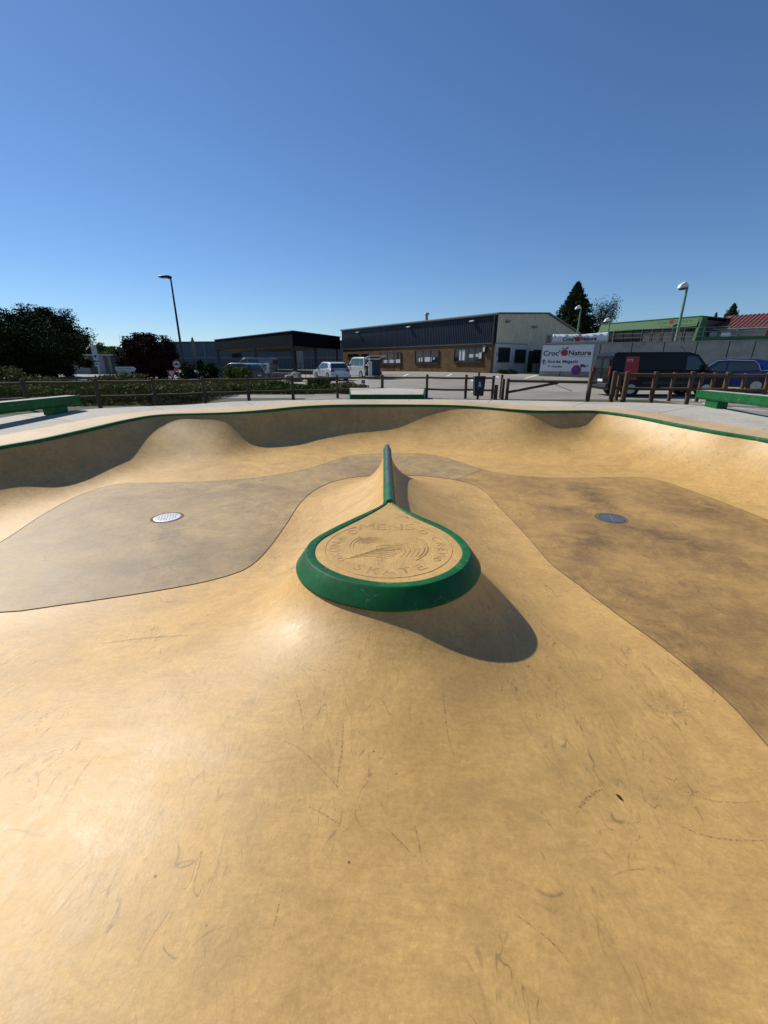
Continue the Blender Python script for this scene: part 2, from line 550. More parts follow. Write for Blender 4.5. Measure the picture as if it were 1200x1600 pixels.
def catmull(pts, step=0.12, closed=True):
    pts = [np.array(p[:2], float) for p in pts]
    n = len(pts)
    out = []
    rngi = range(n) if closed else range(n - 1)
    for i in rngi:
        p1, p2 = pts[i], pts[(i + 1) % n]
        p0 = pts[(i - 1) % n] if closed or i > 0 else 2 * p1 - p2
        p3 = pts[(i + 2) % n] if closed or i + 2 < n else 2 * p2 - p1
        # centripetal
        t0 = 0.0
        t1 = t0 + max(1e-6, np.linalg.norm(p1 - p0)) ** 0.5
        t2 = t1 + max(1e-6, np.linalg.norm(p2 - p1)) ** 0.5
        t3 = t2 + max(1e-6, np.linalg.norm(p3 - p2)) ** 0.5
        k = max(2, int(np.linalg.norm(p2 - p1) / step))
        for j in range(k):
            t = t1 + (t2 - t1) * j / k
            a1 = (t1 - t) / (t1 - t0) * p0 + (t - t0) / (t1 - t0) * p1
            a2 = (t2 - t) / (t2 - t1) * p1 + (t - t1) / (t2 - t1) * p2
            a3 = (t3 - t) / (t3 - t2) * p2 + (t - t2) / (t3 - t2) * p3
            b1 = (t2 - t) / (t2 - t0) * a1 + (t - t0) / (t2 - t0) * a2
            b2 = (t3 - t) / (t3 - t1) * a2 + (t - t1) / (t3 - t1) * a3
            out.append((t2 - t) / (t2 - t1) * b1 + (t - t1) / (t2 - t1) * b2)
    if not closed:
        out.append(pts[-1])
    return np.array(out)

def resample(curve, n):
    c = np.vstack([curve, curve[:1]])
    s = np.concatenate([[0], np.cumsum(np.linalg.norm(np.diff(c, axis=0), axis=1))])
    q = np.linspace(0, s[-1], n, endpoint=False)
    return np.stack([np.interp(q, s, c[:, 0]), np.interp(q, s, c[:, 1])], 1)

rim_px = [(0, 697), (60, 686.5), (125, 672.5), (195, 656.5), (235, 649.5), (262, 647.2), (315, 645.8), (365, 644.2), (415, 640.5), (465, 635.6),
          (515, 633.0), (590, 632.2), (660, 632.6), (707, 633.4), (742, 635.2), (800, 639.8), (835, 641.8), (880, 642.0), (932, 642.2),
          (958, 645.0), (1000, 651.2), (1060, 662.8), (1118, 673.5), (1200, 687)]
rim_pts = [on_deck(x, y)[:2] for x, y in rim_px]
rim_pts += [(8.15, 6.2), (7.95, 3.6), (7.6, 1.0), (6.6, -1.6), (4.2, -3.1), (1.4, -3.6), (-1.4, -3.6), (-4.2, -3.1), (-6.4, -1.6), (-7.3, 1.0), (-7.55, 3.6), (-7.65, 6.0)]
rim = catmull(rim_pts, 0.16)

flat_px = [(0, 848), (70, 803), (130, 772), (180, 757.5), (250, 754.5), (330, 752.5), (410, 745.5), (480, 733), (520, 720), (552, 711.5), (600, 708.6), (645, 708.6), (680, 711.5),
           (720, 723), (760, 735.5), (800, 742.5), (850, 746.5), (930, 746.5), (1010, 747), (1045, 755), (1090, 771), (1145, 791), (1200, 813)]
isl_px = [(1198, 1165), (1150, 1110), (1100, 1064), (1040, 1015), (960, 957), (905, 915), (866, 886), (846, 865), (825, 840), (795, 808), (775, 787), (757, 768), (735, 756), (700, 748),
          (655, 743.5), (605, 743), (560, 745), (520, 753), (492, 766), (470, 785), (452, 812), (425, 850), (402, 876), (378, 892), (330, 907), (270, 919), (200, 930.5), (100, 945), (0, 957)]
fz = -D
flat_pts = [on_level(x, y, fz)[:2] for x, y in flat_px]
flat_pts += [(6.5, 5.2), (6.45, 3.2), (6.1, 1.2), (5.3, -0.4), (4.2, -0.9), (3.2, -0.5), (2.75, 0.3), (2.62, 1.2)]
flat_pts += [on_level(x, y, fz)[:2] for x, y in isl_px]
flat_pts += [(-4.8, 4.05), (-5.35, 4.55), (-5.6, 5.15)]
flat = catmull(flat_pts, 0.16)

pad_px = [(608.6, 782.5), (613, 788), (622, 794.5), (650, 810), (689, 828), (710, 843), (722, 861), (718, 877), (698, 894), (659, 907.5), (608, 911.5), (560, 905.5), (521, 893.5), (497, 877), (491.5, 861), (500, 846),
          (530, 828), (566, 810), (594, 794.5), (603.5, 788)]
pad_pts = [on_level(x, y, Z_PAD)[:2] for x, y in pad_px]
pad = catmull(pad_pts, 0.05)
tip = np.array(on_level(608.6, 782.5, Z_PAD)[:2])
sp_end = np.array(on_level(605, 697, Z_PAD)[:2])

def normals(c, closed=True):
    d = np.roll(c, -1, 0) - np.roll(c, 1, 0)
    d /= np.linalg.norm(d, axis=1)[:, None] + 1e-12
    n = np.stack([d[:, 1], -d[:, 0]], 1)
    area = np.sum(c[:, 0] * np.roll(c[:, 1], -1) - np.roll(c[:, 0], -1) * c[:, 1])
    return n if area > 0 else -n     # outward

# outline of the solid below the green band: teardrop grown outwards, then the spine strip
SPW = 0.065
def keyhole(off, spw, tipy):
    """teardrop outline grown by off, running into a strip of half width spw up to the spine end"""
    p = resample(pad, 160)
    nearp = np.array([smooth(q[1], tip[1] - 0.85, tip[1] - 0.02) for q in p])
    g = p + normals(p) * (off * (1 - 0.62 * nearp))[:, None]
    cx = lambda y: tip[0] + (sp_end[0] - tip[0]) * (y - tip[1]) / (sp_end[1] - tip[1])
    keep = [q for q in g if not (q[1] > tip[1] - 0.9 and abs(q[0] - cx(q[1])) < spw) and q[1] < tip[1] - 0.02]
    keep = np.array(keep)
    # order by angle around the disc middle starting at the top
    c = np.array([pad[:, 0].mean(), (pad[:, 1].min() + 0.7)])
    ang = np.arctan2(keep[:, 0] - c[0], keep[:, 1] - c[1])     # 0 at +y, clockwise positive
    ang = np.where(ang < 0, ang + 2 * np.pi, ang)
    keep = keep[np.argsort(ang)]
    ys = np.linspace(tip[1] + 0.25, sp_end[1], 24)
    right = [np.array((cx(y) + spw, y)) for y in ys[::-1]]
    left = [np.array((cx(y) - spw, y)) for y in ys]
    endc = [np.array((cx(sp_end[1]) + spw * math.cos(a), sp_end[1] + spw * math.sin(a))) for a in np.linspace(math.pi, 0, 7)[1:-1]]
    return np.array(left + endc + right + list(keep))
body_line = resample(keyhole(0.166, SPW, 0), 260)

def seg_weights(P, poly, p, zs=None):
    n = len(poly)
    W = np.zeros(len(P)); Z = np.zeros(len(P)); dmin = np.full(len(P), 1e9)
    cp = np.zeros_like(P)
    for i in range(n):
        a = poly[i]; b = poly[(i + 1) % n]
        L = np.linalg.norm(b - a)
        if L < 1e-9: continue
        u = (b - a) / L
        rx = P[:, 0] - a[0]; ry = P[:, 1] - a[1]
        s = rx * u[0] + ry * u[1]
        h = np.abs(rx * u[1] - ry * u[0])
        sc = np.clip(s, 0, L)
        d = np.hypot(s - sc, h)
        m = d < dmin
        dmin[m] = d[m]
        cp[m, 0] = a[0] + u[0] * sc[m]; cp[m, 1] = a[1] + u[1] * sc[m]
        h = np.maximum(h, 2e-4)
        t0 = -s; t1 = L - s
        if p == 1:
            w = (np.arctan(t1 / h) - np.arctan(t0 / h)) / h / math.pi
        else:
            w = (t1 / np.sqrt(t1 * t1 + h * h) - t0 / np.sqrt(t0 * t0 + h * h)) / (h * h) / 2
        W += w
        Z += w * (zs[i] if zs is not None else 0)
    return W, Z, dmin, cp

def inside(P, poly):
    r = np.zeros(len(P), bool)
    n = len(poly)
    for i in range(n):
        x0, y0 = poly[i]; x1, y1 = poly[(i + 1) % n]
        c = (y0 > P[:, 1]) != (y1 > P[:, 1])
        xi = (x1 - x0) * (P[:, 1] - y0) / (y1 - y0 + 1e-15) + x0
        r ^= c & (P[:, 0] < xi)
    return r

CELL = 0.045
gx = np.arange(-8.2, 8.7, CELL); gy = np.arange(-3.9, 16.7, CELL)
GX, GY = np.meshgrid(gx, gy)
P = np.stack([GX.ravel(), GY.ravel()], 1)
body_z = np.array([-0.356 + 0.125 * smooth(0.5 * (body_line[i][1] + body_line[(i + 1) % len(body_line)][1]), tip[1] - 0.95, tip[1] - 0.02) for i in range(len(body_line))])
rim_c = resample(rim, 460); flat_c = resample(flat, 300); body_c = body_line
def field(P):
    """height of the concrete at plan points, from the rim, the flat and the ledge outline"""
    in_rim = inside(P, rim_c); in_flat = inside(P, flat); in_body = inside(P, body_line)
    wr, _, dr, cpr = seg_weights(P, rim_c, 1)
    wf, _, df, _ = seg_weights(P, flat_c, 2)
    wb, zb, db, _ = seg_weights(P, body_c, 1, body_z)
    wb_l = np.exp(-np.maximum(0, db - 1.2) / 1.5)
    wb = wb * wb_l; zb = zb * wb_l
    wloc = 1.0 / np.maximum(wr, 1e-3) + 1.0 / np.sqrt(np.maximum(wf, 1e-4))
    u = np.clip((db - 1.6) / 1.6, 0, 1)
    near_ledge = 1 - u * u * (3 - 2 * u)
    v = np.clip((5.2 - P[:, 1]) / 2.0, 0, 1) * np.clip((6.4 - np.abs(P[:, 0])) / 1.6, 0, 1)
    near_ledge = np.maximum(near_ledge, v * v * (3 - 2 * v))
    # round the ledge and in front: soft mound between outline, flat and near lip
    CFv = np.clip(1.08 * wloc ** 2 / D, 2.0, 6.8)
    sp = np.clip((P[:, 1] - tip[1] + 0.5) / 1.4, 0, 1)
    CFv = CFv * (1 - sp) + 5.2 * sp
    z_mound = (zb - D * CFv * wf) / (wr + wb + CFv * wf)
    # the walls: one rolled section, steeper at the lip where the run is long
    e_s = 1.0 / np.maximum(wr, 1e-3)
    w_eff = wloc / (1 + (wloc / 2.8) ** 4) ** 0.25
    pw = np.clip(2.3 + (wloc - 1.5) * 1.3, 2.0, 3.45)
    hip = on_deck(318, 645.8)
    pw = pw * (1 - 0.40 * np.exp(-(((P[:, 0] - hip.x) / 1.35) ** 4 + ((P[:, 1] - hip.y) / 1.7) ** 4)))
    bk = on_deck(735, 634.5)
    pw = pw * (1 - 0.28 * np.exp(-(((P[:, 0] - bk.x) / 1.9) ** 4 + ((P[:, 1] - bk.y) / 2.0) ** 4)))
    z_wall = -D + (D + deck_z(P[:, 1])) * np.maximum(0.0, 1 - e_s / w_eff) ** pw
    Z = z_wall * (1 - near_ledge) + z_mound * near_ledge
    Z[in_flat] = -D
    Z[in_body] = np.where(P[in_body, 1] < tip[1], -0.385, -0.235)
    Z[~in_rim] = deck_z(P[~in_rim, 1])
    return Z, in_rim, in_body, dr, db
Zf, in_rim, in_body, dr, db = field(P)
Pn = P
ok = in_rim & (dr > 0.24) & ~(in_body | (db < 0.20))
Zg = Zf.reshape(GX.shape)
def bowl_z(x, y):
    i = (x - gx[0]) / CELL; j = (y - gy[0]) / CELL
    i0 = int(min(max(i, 0), len(gx) - 2)); j0 = int(min(max(j, 0), len(gy) - 2))
    a, b = i - i0, j - j0
    return (Zg[j0, i0] * (1 - a) + Zg[j0, i0 + 1] * a) * (1 - b) + (Zg[j0 + 1, i0] * (1 - a) + Zg[j0 + 1, i0 + 1] * a) * b
def on_bowl(px, py):
    a, f, u = ray(px, py)
    s = 0.4
    prev = s
    while s < 20:
        z = CAM_H + u * s
        if z <= bowl_z(a * s, f * s):
            lo, hi = prev, s
            for _ in range(16):
                m = (lo + hi) / 2
                if CAM_H + u * m <= bowl_z(a * m, f * m): hi = m
                else: lo = m
            s = hi
            return Vector((a * s, f * s, CAM_H + u * s))
        prev = s
        s += 0.03
    return Vector((a * s, f * s, 0))

nxg = len(gx)
idx = np.arange(len(P)).reshape(GX.shape)
q = np.stack([idx[:-1, :-1].ravel(), idx[:-1, 1:].ravel(), idx[1:, 1:].ravel(), idx[1:, :-1].ravel()], 1)
good = ok[q].all(1)
q = q[good]
used = np.unique(q)
remap = np.full(len(P), -1); remap[used] = np.arange(len(used))
# collars that follow the rim and the ledge outline exactly
BV = [np.column_stack([Pn[used], Zf[used]])]; BF = remap[q].tolist()
def collar(curve, sign, offs):
    nn_ = normals(curve)
    base = sum(len(v) for v in BV)
    m = len(curve)
    for k_, o in enumerate(offs):
        pts = curve + nn_ * o * sign
        z, ir, ib, d1, d2 = field(pts)
        if k_ == 0 and sign < 0: z = deck_z(pts[:, 1]) - 0.004
        if k_ == len(offs) - 1: z = z - 0.003
        BV.append(np.column_stack([pts, z]))
    for k_ in range(len(offs) - 1):
        for i in range(m):
            j = (i + 1) % m
            BF.append([base + k_ * m + i, base + k_ * m + j, base + (k_ + 1) * m + j, base + (k_ + 1) * m + i])
collar(resample(rim, 620), -1, [0.0, 0.012, 0.03, 0.055, 0.085, 0.12, 0.16, 0.21, 0.27, 0.34])
collar(resample(body_line, 420), 1, [0.004, 0.015, 0.03, 0.05, 0.08, 0.12, 0.17, 0.23, 0.29])
me = bpy.data.meshes.new('skate_bowl')
me.from_pydata(np.vstack(BV).tolist(), [], BF)
bm = bmesh.new(); bm.from_mesh(me)
for f_ in bm.faces:
    if f_.normal.z < 0: f_.normal_flip()
bm.to_mesh(me); bm.free()
me.materials.append(M['tan'])
me.polygons.foreach_set('use_smooth', [True] * len(me.polygons))
bowl = bpy.data.objects.new('skate_bowl', me)
col.objects.link(bowl)
tag(bowl, 'tan polished concrete skate bowl with curved walls and rolling hips', kind='structure')

# ---- the two darker floor slabs, cast flush inside the transitions, parted by a joint
def poly_slab(name, pts, z, mat, parent, grid=None):
    bm = bmesh.new()
    vs = [bm.verts.new((p[0], p[1], z)) for p in pts]
    es = [bm.edges.new((vs[i], vs[(i + 1) % len(vs)])) for i in range(len(vs))]
    bmesh.ops.triangle_fill(bm, use_beauty=True, use_dissolve=False, edges=es)
    bmesh.ops.recalc_face_normals(bm, faces=bm.faces)
    for f in bm.faces:
        if f.normal.z < 0: f.normal_flip()
    me = bpy.data.meshes.new(name)
    bm.to_mesh(me); bm.free()
    me.materials.append(mat)
    o = bpy.data.objects.new(name, me)
    col.objects.link(o)
    o.parent = parent
    return o
ja = np.array(on_level(711, 747.5, fz)[:2]); jb = np.array(on_level(752, 733.5, fz)[:2])
def nearest(curve, p):
    return int(np.argmin(np.linalg.norm(curve - p, axis=1)))
ia, ib = nearest(flat, ja), nearest(flat, jb)
n = len(flat)
def run(i, j):
    out = [i]
    while i != j:
        i = (i + 1) % n
        out.append(i)
    return out
arc1 = flat[run(ib, ia)]; arc2 = flat[run(ia, ib)]
left_arc, right_arc = (arc1, arc2) if arc1[:, 0].mean() < arc2[:, 0].mean() else (arc2, arc1)
slab_l = poly_slab('floor_slab', left_arc, -D + 0.004, M['floor_grey'], bowl)
slab_r = poly_slab('floor_slab', right_arc, -D + 0.004, M['floor_brown'], bowl)
tag(slab_l, 'grey brown floor slab left of the spine')
tag(slab_r, 'stained brown floor slab right of the spine')

def ribbon(mb, pts, w, z=None, lift=0.003, mi=0, taper=False):
    """a strip lying on the bowl surface along a plan polyline"""
    pts = np.array(pts)
    d = np.gradient(pts, axis=0)
    d /= np.linalg.norm(d, axis=1)[:, None] + 1e-9
    nn = np.stack([-d[:, 1], d[:, 0]], 1)
    vs, fs = [], []
    m = len(pts)
    for i, p in enumerate(pts):
        ww = (w[i] if hasattr(w, '__len__') else w) * (math.sin(math.pi * (i + 0.35) / (m - 0.3)) if taper else 1)
        for s in (-1, 1):
            c = p + nn[i] * ww / 2 * s
            vs.append((c[0], c[1], (bowl_z(*c) if z is None else z) + lift))
    fs = [(2 * i, 2 * i + 1, 2 * i + 3, 2 * i + 2) for i in range(m - 1)]
    mb.add(vs, fs, mi)
jm = MB()
ribbon(jm, np.vstack([flat, flat[:1]]), 0.010, z=-D, lift=0.0065)
ribbon(jm, [flat[ia] * (1 - t) + flat[ib] * t for t in np.linspace(0, 1, 12)], 0.010, z=-D, lift=0.0065)
jm.build('floor_joint', M['joint'], bowl)

# ---- coping: a green steel edge all round the rim
def sweep(mb, curve, prof, closed=True, zbase=0.0, mi=0):
    nn = normals(curve)
    k = len(prof)
    vs = [(c[0] + v[0] * o, c[1] + v[1] * o, float(deck_z(c[1])) + zbase + h) for c, v in zip(curve, nn) for o, h in prof]
    m = len(curve)
    fs = []
    for i in range(m if closed else m - 1):
        j = (i + 1) % m
        for a in range(k):
            b = (a + 1) % k
            fs.append((i * k + a, i * k + b, j * k + b, j * k + a))
    mb.add(vs, fs, mi)
cm = MB()
sweep(cm, resample(rim, 420), [(-0.045, -0.10), (-0.048, -0.012), (-0.04, 0.004), (-0.02, 0.012), (0.03, 0.012), (0.045, 0.006), (0.045, -0.02), (0.0, -0.03), (0.0, -0.10)])
cm.build('coping', M['green'], bowl, smooth=True)

# ---- skid marks worn into the surface
def mark(name, pxs, w, mat, n=24):
    pts = [np.array(on_bowl(x, y)[:2]) for x, y in pxs]
    c = catmull(pts, 0.02, closed=False)
    mb = MB()
    ribbon(mb, c, w, lift=0.0015, taper=True)
    return mb.build(name, mat, bowl)
def scuff_mat():
    t = NT('rubber_scuff')
    n = t.noise(90, 4, 0.8)
    mask = t.ramp(n, [(0.47, 0.0), (0.66, 0.8)])
    t.color((0.16, 0.12, 0.075))
    t.rough(0.7)
    t.l(mask, t.b.inputs['Alpha'])
    return t.m
M['scuff'] = scuff_mat()
mark('scuff_mark', [(897, 1277), (908, 1258), (922, 1243), (945, 1232)], 0.022, M['scuff'])
mark('scuff_mark', [(148, 1007), (220, 998), (312, 991)], 0.03, M['scuff'])
mark('scuff_mark', [(430, 1153), (465, 1168), (495, 1195), (530, 1232), (560, 1262)], 0.007, M['scuff'])
mark('scuff_mark', [(457, 1068), (468, 1100), (476, 1150)], 0.007, M['scuff'])
mark('scuff_mark', [(478, 1258), (510, 1275), (550, 1300)], 0.008, M['scuff'])
mark('scuff_mark', [(800, 1425), (835, 1450), (870, 1480), (891, 1507)], 0.009, M['scuff'])
mark('scuff_mark', [(1040, 1278), (1090, 1302), (1140, 1312), (1200, 1313)], 0.010, M['scuff'])
mark('scuff_mark', [(1040, 1222), (1100, 1248), (1150, 1254), (1200, 1250)], 0.008, M['scuff'])
mark('scuff_mark', [(422, 1470), (432, 1430), (445, 1375)], 0.006, M['scuff'])
mark('scuff_mark', [(536, 1120), (534, 1170), (528, 1215), (526, 1240)], 0.014, M['scuff'])
mark('scuff_mark', [(648, 1290), (655, 1320), (660, 1350)], 0.012, M['scuff'])
mark('scuff_mark', [(600, 1290), (630, 1320), (655, 1345)], 0.008, M['scuff'])
mark('scuff_mark', [(690, 1060), (695, 1110), (700, 1150), (712, 1190)], 0.009, M['scuff'])

# ---- grime along the floor joint and water stains by the drains
def add_blots(mat, blots, dark):
    """stains with their own ragged outlines, laid into the slab colour"""
    nt = mat.node_tree; pb = nt.nodes['Principled BSDF']
    t = NT.__new__(NT); t.m = mat; t.t = nt; t.b = pb
    t.co = nt.nodes.new('ShaderNodeTexCoord')
    src = pb.inputs['Base Color'].links[0].from_socket
    warp = nt.nodes.new('ShaderNodeTexNoise'); warp.inputs['Scale'].default_value = 1.8; warp.inputs['Detail'].default_value = 6; warp.inputs['Roughness'].default_value = 0.65
    t.l(t.co.outputs['Object'], warp.inputs['Vector'])
    vm = nt.nodes.new('ShaderNodeVectorMath'); vm.operation = 'MULTIPLY_ADD'
    t.l(warp.outputs['Color'], vm.inputs[0]); vm.inputs[1].default_value = (0.9, 0.9, 0.0); t.l(t.co.outputs['Object'], vm.inputs[2])
    total = None
    streak = t.ramp(t.noise(3.0, 6, 0.7, dist=0.7), [(0.33, 0.15), (0.66, 1.0)])
    for (ax, ay, bx_, by_, wdt, st_) in blots:
        c = Vector(((ax + bx_) / 2 + 0.45, (ay + by_) / 2 + 0.45, 0)); d = Vector((bx_ - ax, by_ - ay, 0)); L = max(0.05, d.length)
        mp = nt.nodes.new('ShaderNodeMapping'); mp.vector_type = 'TEXTURE'
        mp.inputs['Location'].default_value = (c.x, c.y, -D); mp.inputs['Rotation'].default_value = (0, 0, math.atan2(d.y, d.x)); mp.inputs['Scale'].default_value = (L * 0.62 + wdt * 0.4, wdt, 50.0)
        t.l(vm.outputs[0], mp.inputs['Vector'])
        ln = nt.nodes.new('ShaderNodeVectorMath'); ln.operation = 'LENGTH'; t.l(mp.outputs[0], ln.inputs[0])
        f = t.math('MULTIPLY', t.ramp(ln.outputs['Value'], [(0.15, 1.0), (1.0, 0.0)]), min(1.0, st_ * 1.25))
        total = f if total is None else t.math('MAXIMUM', total, f)
    fac = t.math('MULTIPLY', total, streak)
    t.color(t.mix(fac, src, dark))
def seg_px(a, b_, w, s): 
    p, q_ = on_level(*a, -D), on_level(*b_, -D)
    return (p.x, p.y, q_.x, q_.y, w, s)
add_blots(M['floor_grey'], [seg_px((262, 816), (258, 866), .3, .7), seg_px((60, 915), (330, 865), .8, .45), seg_px((430, 850), (380, 888), .5, .55), seg_px((150, 935), (370, 895), .35, .5), seg_px((180, 775), (360, 775), .7, .35), seg_px((100, 850), (250, 830), .8, .3)], (0.11, 0.085, 0.055))
add_blots(M['floor_brown'], [seg_px((905, 752), (950, 806), .5, .75), seg_px((950, 815), (895, 880), .55, .75), seg_px((960, 815), (1190, 890), .9, .7), seg_px((1020, 760), (1200, 840), .9, .6), seg_px((830, 785), (950, 812), .35, .6), seg_px((900, 885), (1190, 1010), .9, .5), seg_px((980, 955), (1180, 1120), .35, .7), seg_px((870, 880), (1000, 985), .28, .6), seg_px((680, 722), (760, 742), .6, .3), seg_px((1050, 1000), (1200, 1060), .6, .45)], (0.10, 0.06, 0.026))

# ================================================================== THE DECK round the bowl
deck_px = [(0, 653), (46, 646), (100, 642.5), (150, 638.5), (225, 635), (300, 632), (365, 627.5), (460, 625.2), (540, 624.2), (620, 624), (700, 624.2), (800, 625.5), (920, 628), (1013, 629.5), (1069, 632), (1114, 635.5), (1150, 640), (1200, 650)]
deck_pts = [on_deck(x, y)[:2] for x, y in deck_px] + [(11.9, 8), (11.6, 2), (10.0, -4.0), (5, -7.0), (-5, -7.0), (-10.0, -4.0), (-11.3, 2), (-11.5, 8)]
deck_line = catmull(deck_pts, 0.25)
NC = 480
rr = resample(rim, NC)
ctr = np.array((0.2, 7.0))
def radial_hit(poly, dirs):
    out = []
    a = poly - ctr; b = np.roll(poly, -1, 0) - ctr
    for d in dirs:
        ca = a[:, 0] * d[1] - a[:, 1] * d[0]
        cb = b[:, 0] * d[1] - b[:, 1] * d[0]
        best = None
        for i in np.where((ca > 0) != (cb > 0))[0]:
            t = ca[i] / (ca[i] - cb[i])
            p = a[i] * (1 - t) + b[i] * t
            k = p @ d
            if k > 0 and (best is None or k > best): best = k
        out.append(best if best else 10.0)
    return np.array(out)
dirs = (rr - ctr) / np.linalg.norm(rr - ctr, axis=1)[:, None]
dist_rim = np.linalg.norm(rr - ctr, axis=1)
dist_deck = radial_hit(deck_line, dirs)
border = np.minimum(dist_rim + 1.15, dist_deck - 0.45)
border = np.convolve(np.concatenate([border[-9:], border, border[:9]]), np.ones(19) / 19, 'valid')
border = np.clip(border, dist_rim + 0.35, dist_deck - 0.2)
def ring_obj(name, ra, rb, za, zb, mat, parent=None, skirt=0.0):
    mb = MB()
    n = len(ra)
    A = ctr + dirs * ra[:, None]; B = ctr + dirs * rb[:, None]
    vs = [(p[0], p[1], za + float(deck_z(p[1]))) for p in A] + [(p[0], p[1], zb + float(deck_z(p[1]))) for p in B]
    fs = [(i, (i + 1) % n, n + (i + 1) % n, n + i) for i in range(n)]
    if skirt:
        vs += [(p[0], p[1], -skirt) for p in B]
        fs += [(n + i, n + (i + 1) % n, 2 * n + (i + 1) % n, 2 * n + i) for i in range(n)]
    mb.add(vs, fs)
    o = mb.build(name, mat, parent)
    return o
deck = ring_obj('deck', border, dist_deck, 0.0, 0.0, M['deck'], None, 0.25)
tag(deck, 'pale grey concrete deck surrounding the bowl', kind='structure')
ring_obj('deck_border', dist_rim + 0.01, border, 0.0, 0.0, M['tan_flat'], deck)
# saw cuts across the deck
for k in range(0, NC, 20):
    mb = MB()
    a = ctr + dirs[k] * border[k]; b = ctr + dirs[k] * (dist_deck[k] - 0.01)
    t = np.array((-dirs[k][1], dirs[k][0])) * 0.006
    mb.add([(p_[0], p_[1], float(deck_z(p_[1])) + 0.003) for p_ in (a - t, a + t, b + t, b - t)], [(0, 1, 2, 3)])
    mb.build('deck_joint', M['joint'], deck)

# ================================================================== TEARDROP LEDGE AND SPINE
led = thing('teardrop_ledge', 'teardrop shaped ledge with green steel rim and long spine rail on a concrete mound', 'skate ledge', (tip[0], tip[1] - 1.2, -0.36))
LO = Vector(led.location)
def loc(p): return (p[0] - LO.x, p[1] - LO.y, p[2] - LO.z)
# flat pad
pp = resample(pad, 200)
bm = bmesh.new()
vs = [bm.verts.new(loc((p[0], p[1], Z_PAD))) for p in pp]
f = bm.faces.new(vs)
if f.normal.z < 0: f.normal_flip()
bmesh.ops.triangulate(bm, faces=bm.faces)
me = bpy.data.meshes.new('pad'); bm.to_mesh(me); bm.free()
me.materials.append(M['tan'])
pad_o = bpy.data.objects.new('pad', me); col.objects.link(pad_o); pad_o.parent = led
# green band: flat collar then a face raking outwards and down
keep_top = resample(keyhole(0.085, 0.055, 0), 300)
keep_bot = keyhole(0.185, SPW + 0.03, 0)
rim_mb = MB()
pr = resample(pad, 240)
nr = normals(pr)
ymax = tip[1] - 0.16
cxs = lambda y: tip[0] + (sp_end[0] - tip[0]) * (y - tip[1]) / (sp_end[1] - tip[1])
def side_clamp(p, base, minx):
    """keep the grown outline on its own side of the spine axis"""
    return p
prof = [(0.0, -0.03), (0.0, 0.008), (0.012, 0.012), (0.075, 0.010), (0.088, 0.0), (0.182, -0.135), (0.178, -0.155), (0.10, -0.155)]
k = len(prof)
rows = []
for i in range(len(pr)):
    p = pr[i]
    near = smooth(p[1], tip[1] - 0.85, tip[1] - 0.02)       # towards the tip the flare narrows into the rail
    row = []
    for o, h in prof:
        oo = o * (1 - 0.62 * near)
        hh = h if h > -0.01 else h * (1 - 0.35 * near)
        qx = p[0] + nr[i][0] * oo; qy = p[1] + nr[i][1] * oo
        row.append(loc((qx, qy, Z_PAD + hh)))
    rows.append(row)
vs = [v for r in rows for v in r]
m = len(rows)
fs = [(i * k + a, i * k + (a + 1) % k, ((i + 1) % m) * k + (a + 1) % k, ((i + 1) % m) * k + a) for i in range(m) for a in range(k)]
rim_mb.add(vs, fs)
rim_mb.build('rim_band', M['green'], led, smooth=True, sharp=24)
# spine rail: rounded coping with green flanks and a bare worn top
rail = MB(); flank = MB()
ys = np.linspace(tip[1] - 0.06, sp_end[1], 40)
def cross(y):
    return [( -0.052, -0.02), (-0.045, 0.018), (-0.028, 0.036), (0.0, 0.043), (0.028, 0.036), (0.045, 0.018), (0.052, -0.02)]
def strip(mb, pts_fn, ys, cap_end=True):
    vs, fs = [], []
    kk = None
    for y in ys:
        c = pts_fn(y)
        kk = len(c)
        vs += [loc((cxs(y) + u, y, Z_PAD + w)) for u, w in c]
    for i in range(len(ys) - 1):
        for a in range(kk - 1):
            fs.append((i * kk + a, i * kk + a + 1, (i + 1) * kk + a + 1, (i + 1) * kk + a))
    if cap_end:
        fs.append(tuple((len(ys) - 1) * kk + a for a in range(kk)))
        fs.append(tuple(range(kk)))
    mb.add(vs, fs)
strip(rail, cross, ys)
def rail_mat():
    t = NT('spine_rail_paint')
    sx = t.n('ShaderNodeSeparateXYZ')
    t.l(t.co.outputs['Object'], sx.inputs[0])
    n = t.noise(11, 6, 0.75, vec=t.mapping((2, 1, 1)))
    topness = t.ramp(t.math('ADD', t.math('MULTIPLY_ADD', t.noise(20, 4), 0.012, sx.outputs['Z']), 0.0), [(0.189, 0.0), (0.196, 1.0)])
    along = t.ramp(t.math('MULTIPLY_ADD', n, 0.8, t.math('MULTIPLY', sx.outputs['Y'], 0.25)), [(0.86, 0.0), (1.02, 1.0)])
    g = t.ramp(t.noise(4, 5), [(0.3, (0.005, 0.085, 0.032)), (0.7, (0.012, 0.15, 0.06))])
    bare = t.ramp(n, [(0.35, (0.02, 0.024, 0.03)), (0.65, (0.13, 0.125, 0.16))])
    f = t.math('MULTIPLY', topness, along)
    t.color(t.mix(f, g, bare))
    t.rough(0.4)
    t.bump(t.noise(60, 4), 0.15, 0.003)
    return t.m
M['rail'] = rail_mat()
rail.build('spine_rail', M['rail'], led, smooth=True)
strip(flank, lambda y: [(-0.082, -0.06), (-0.05, -0.012), (0.05, -0.012), (0.082, -0.06)], np.linspace(tip[1] - 0.10, sp_end[1] - 0.012, 30))
flank.build('rail_flange', M['green'], led)
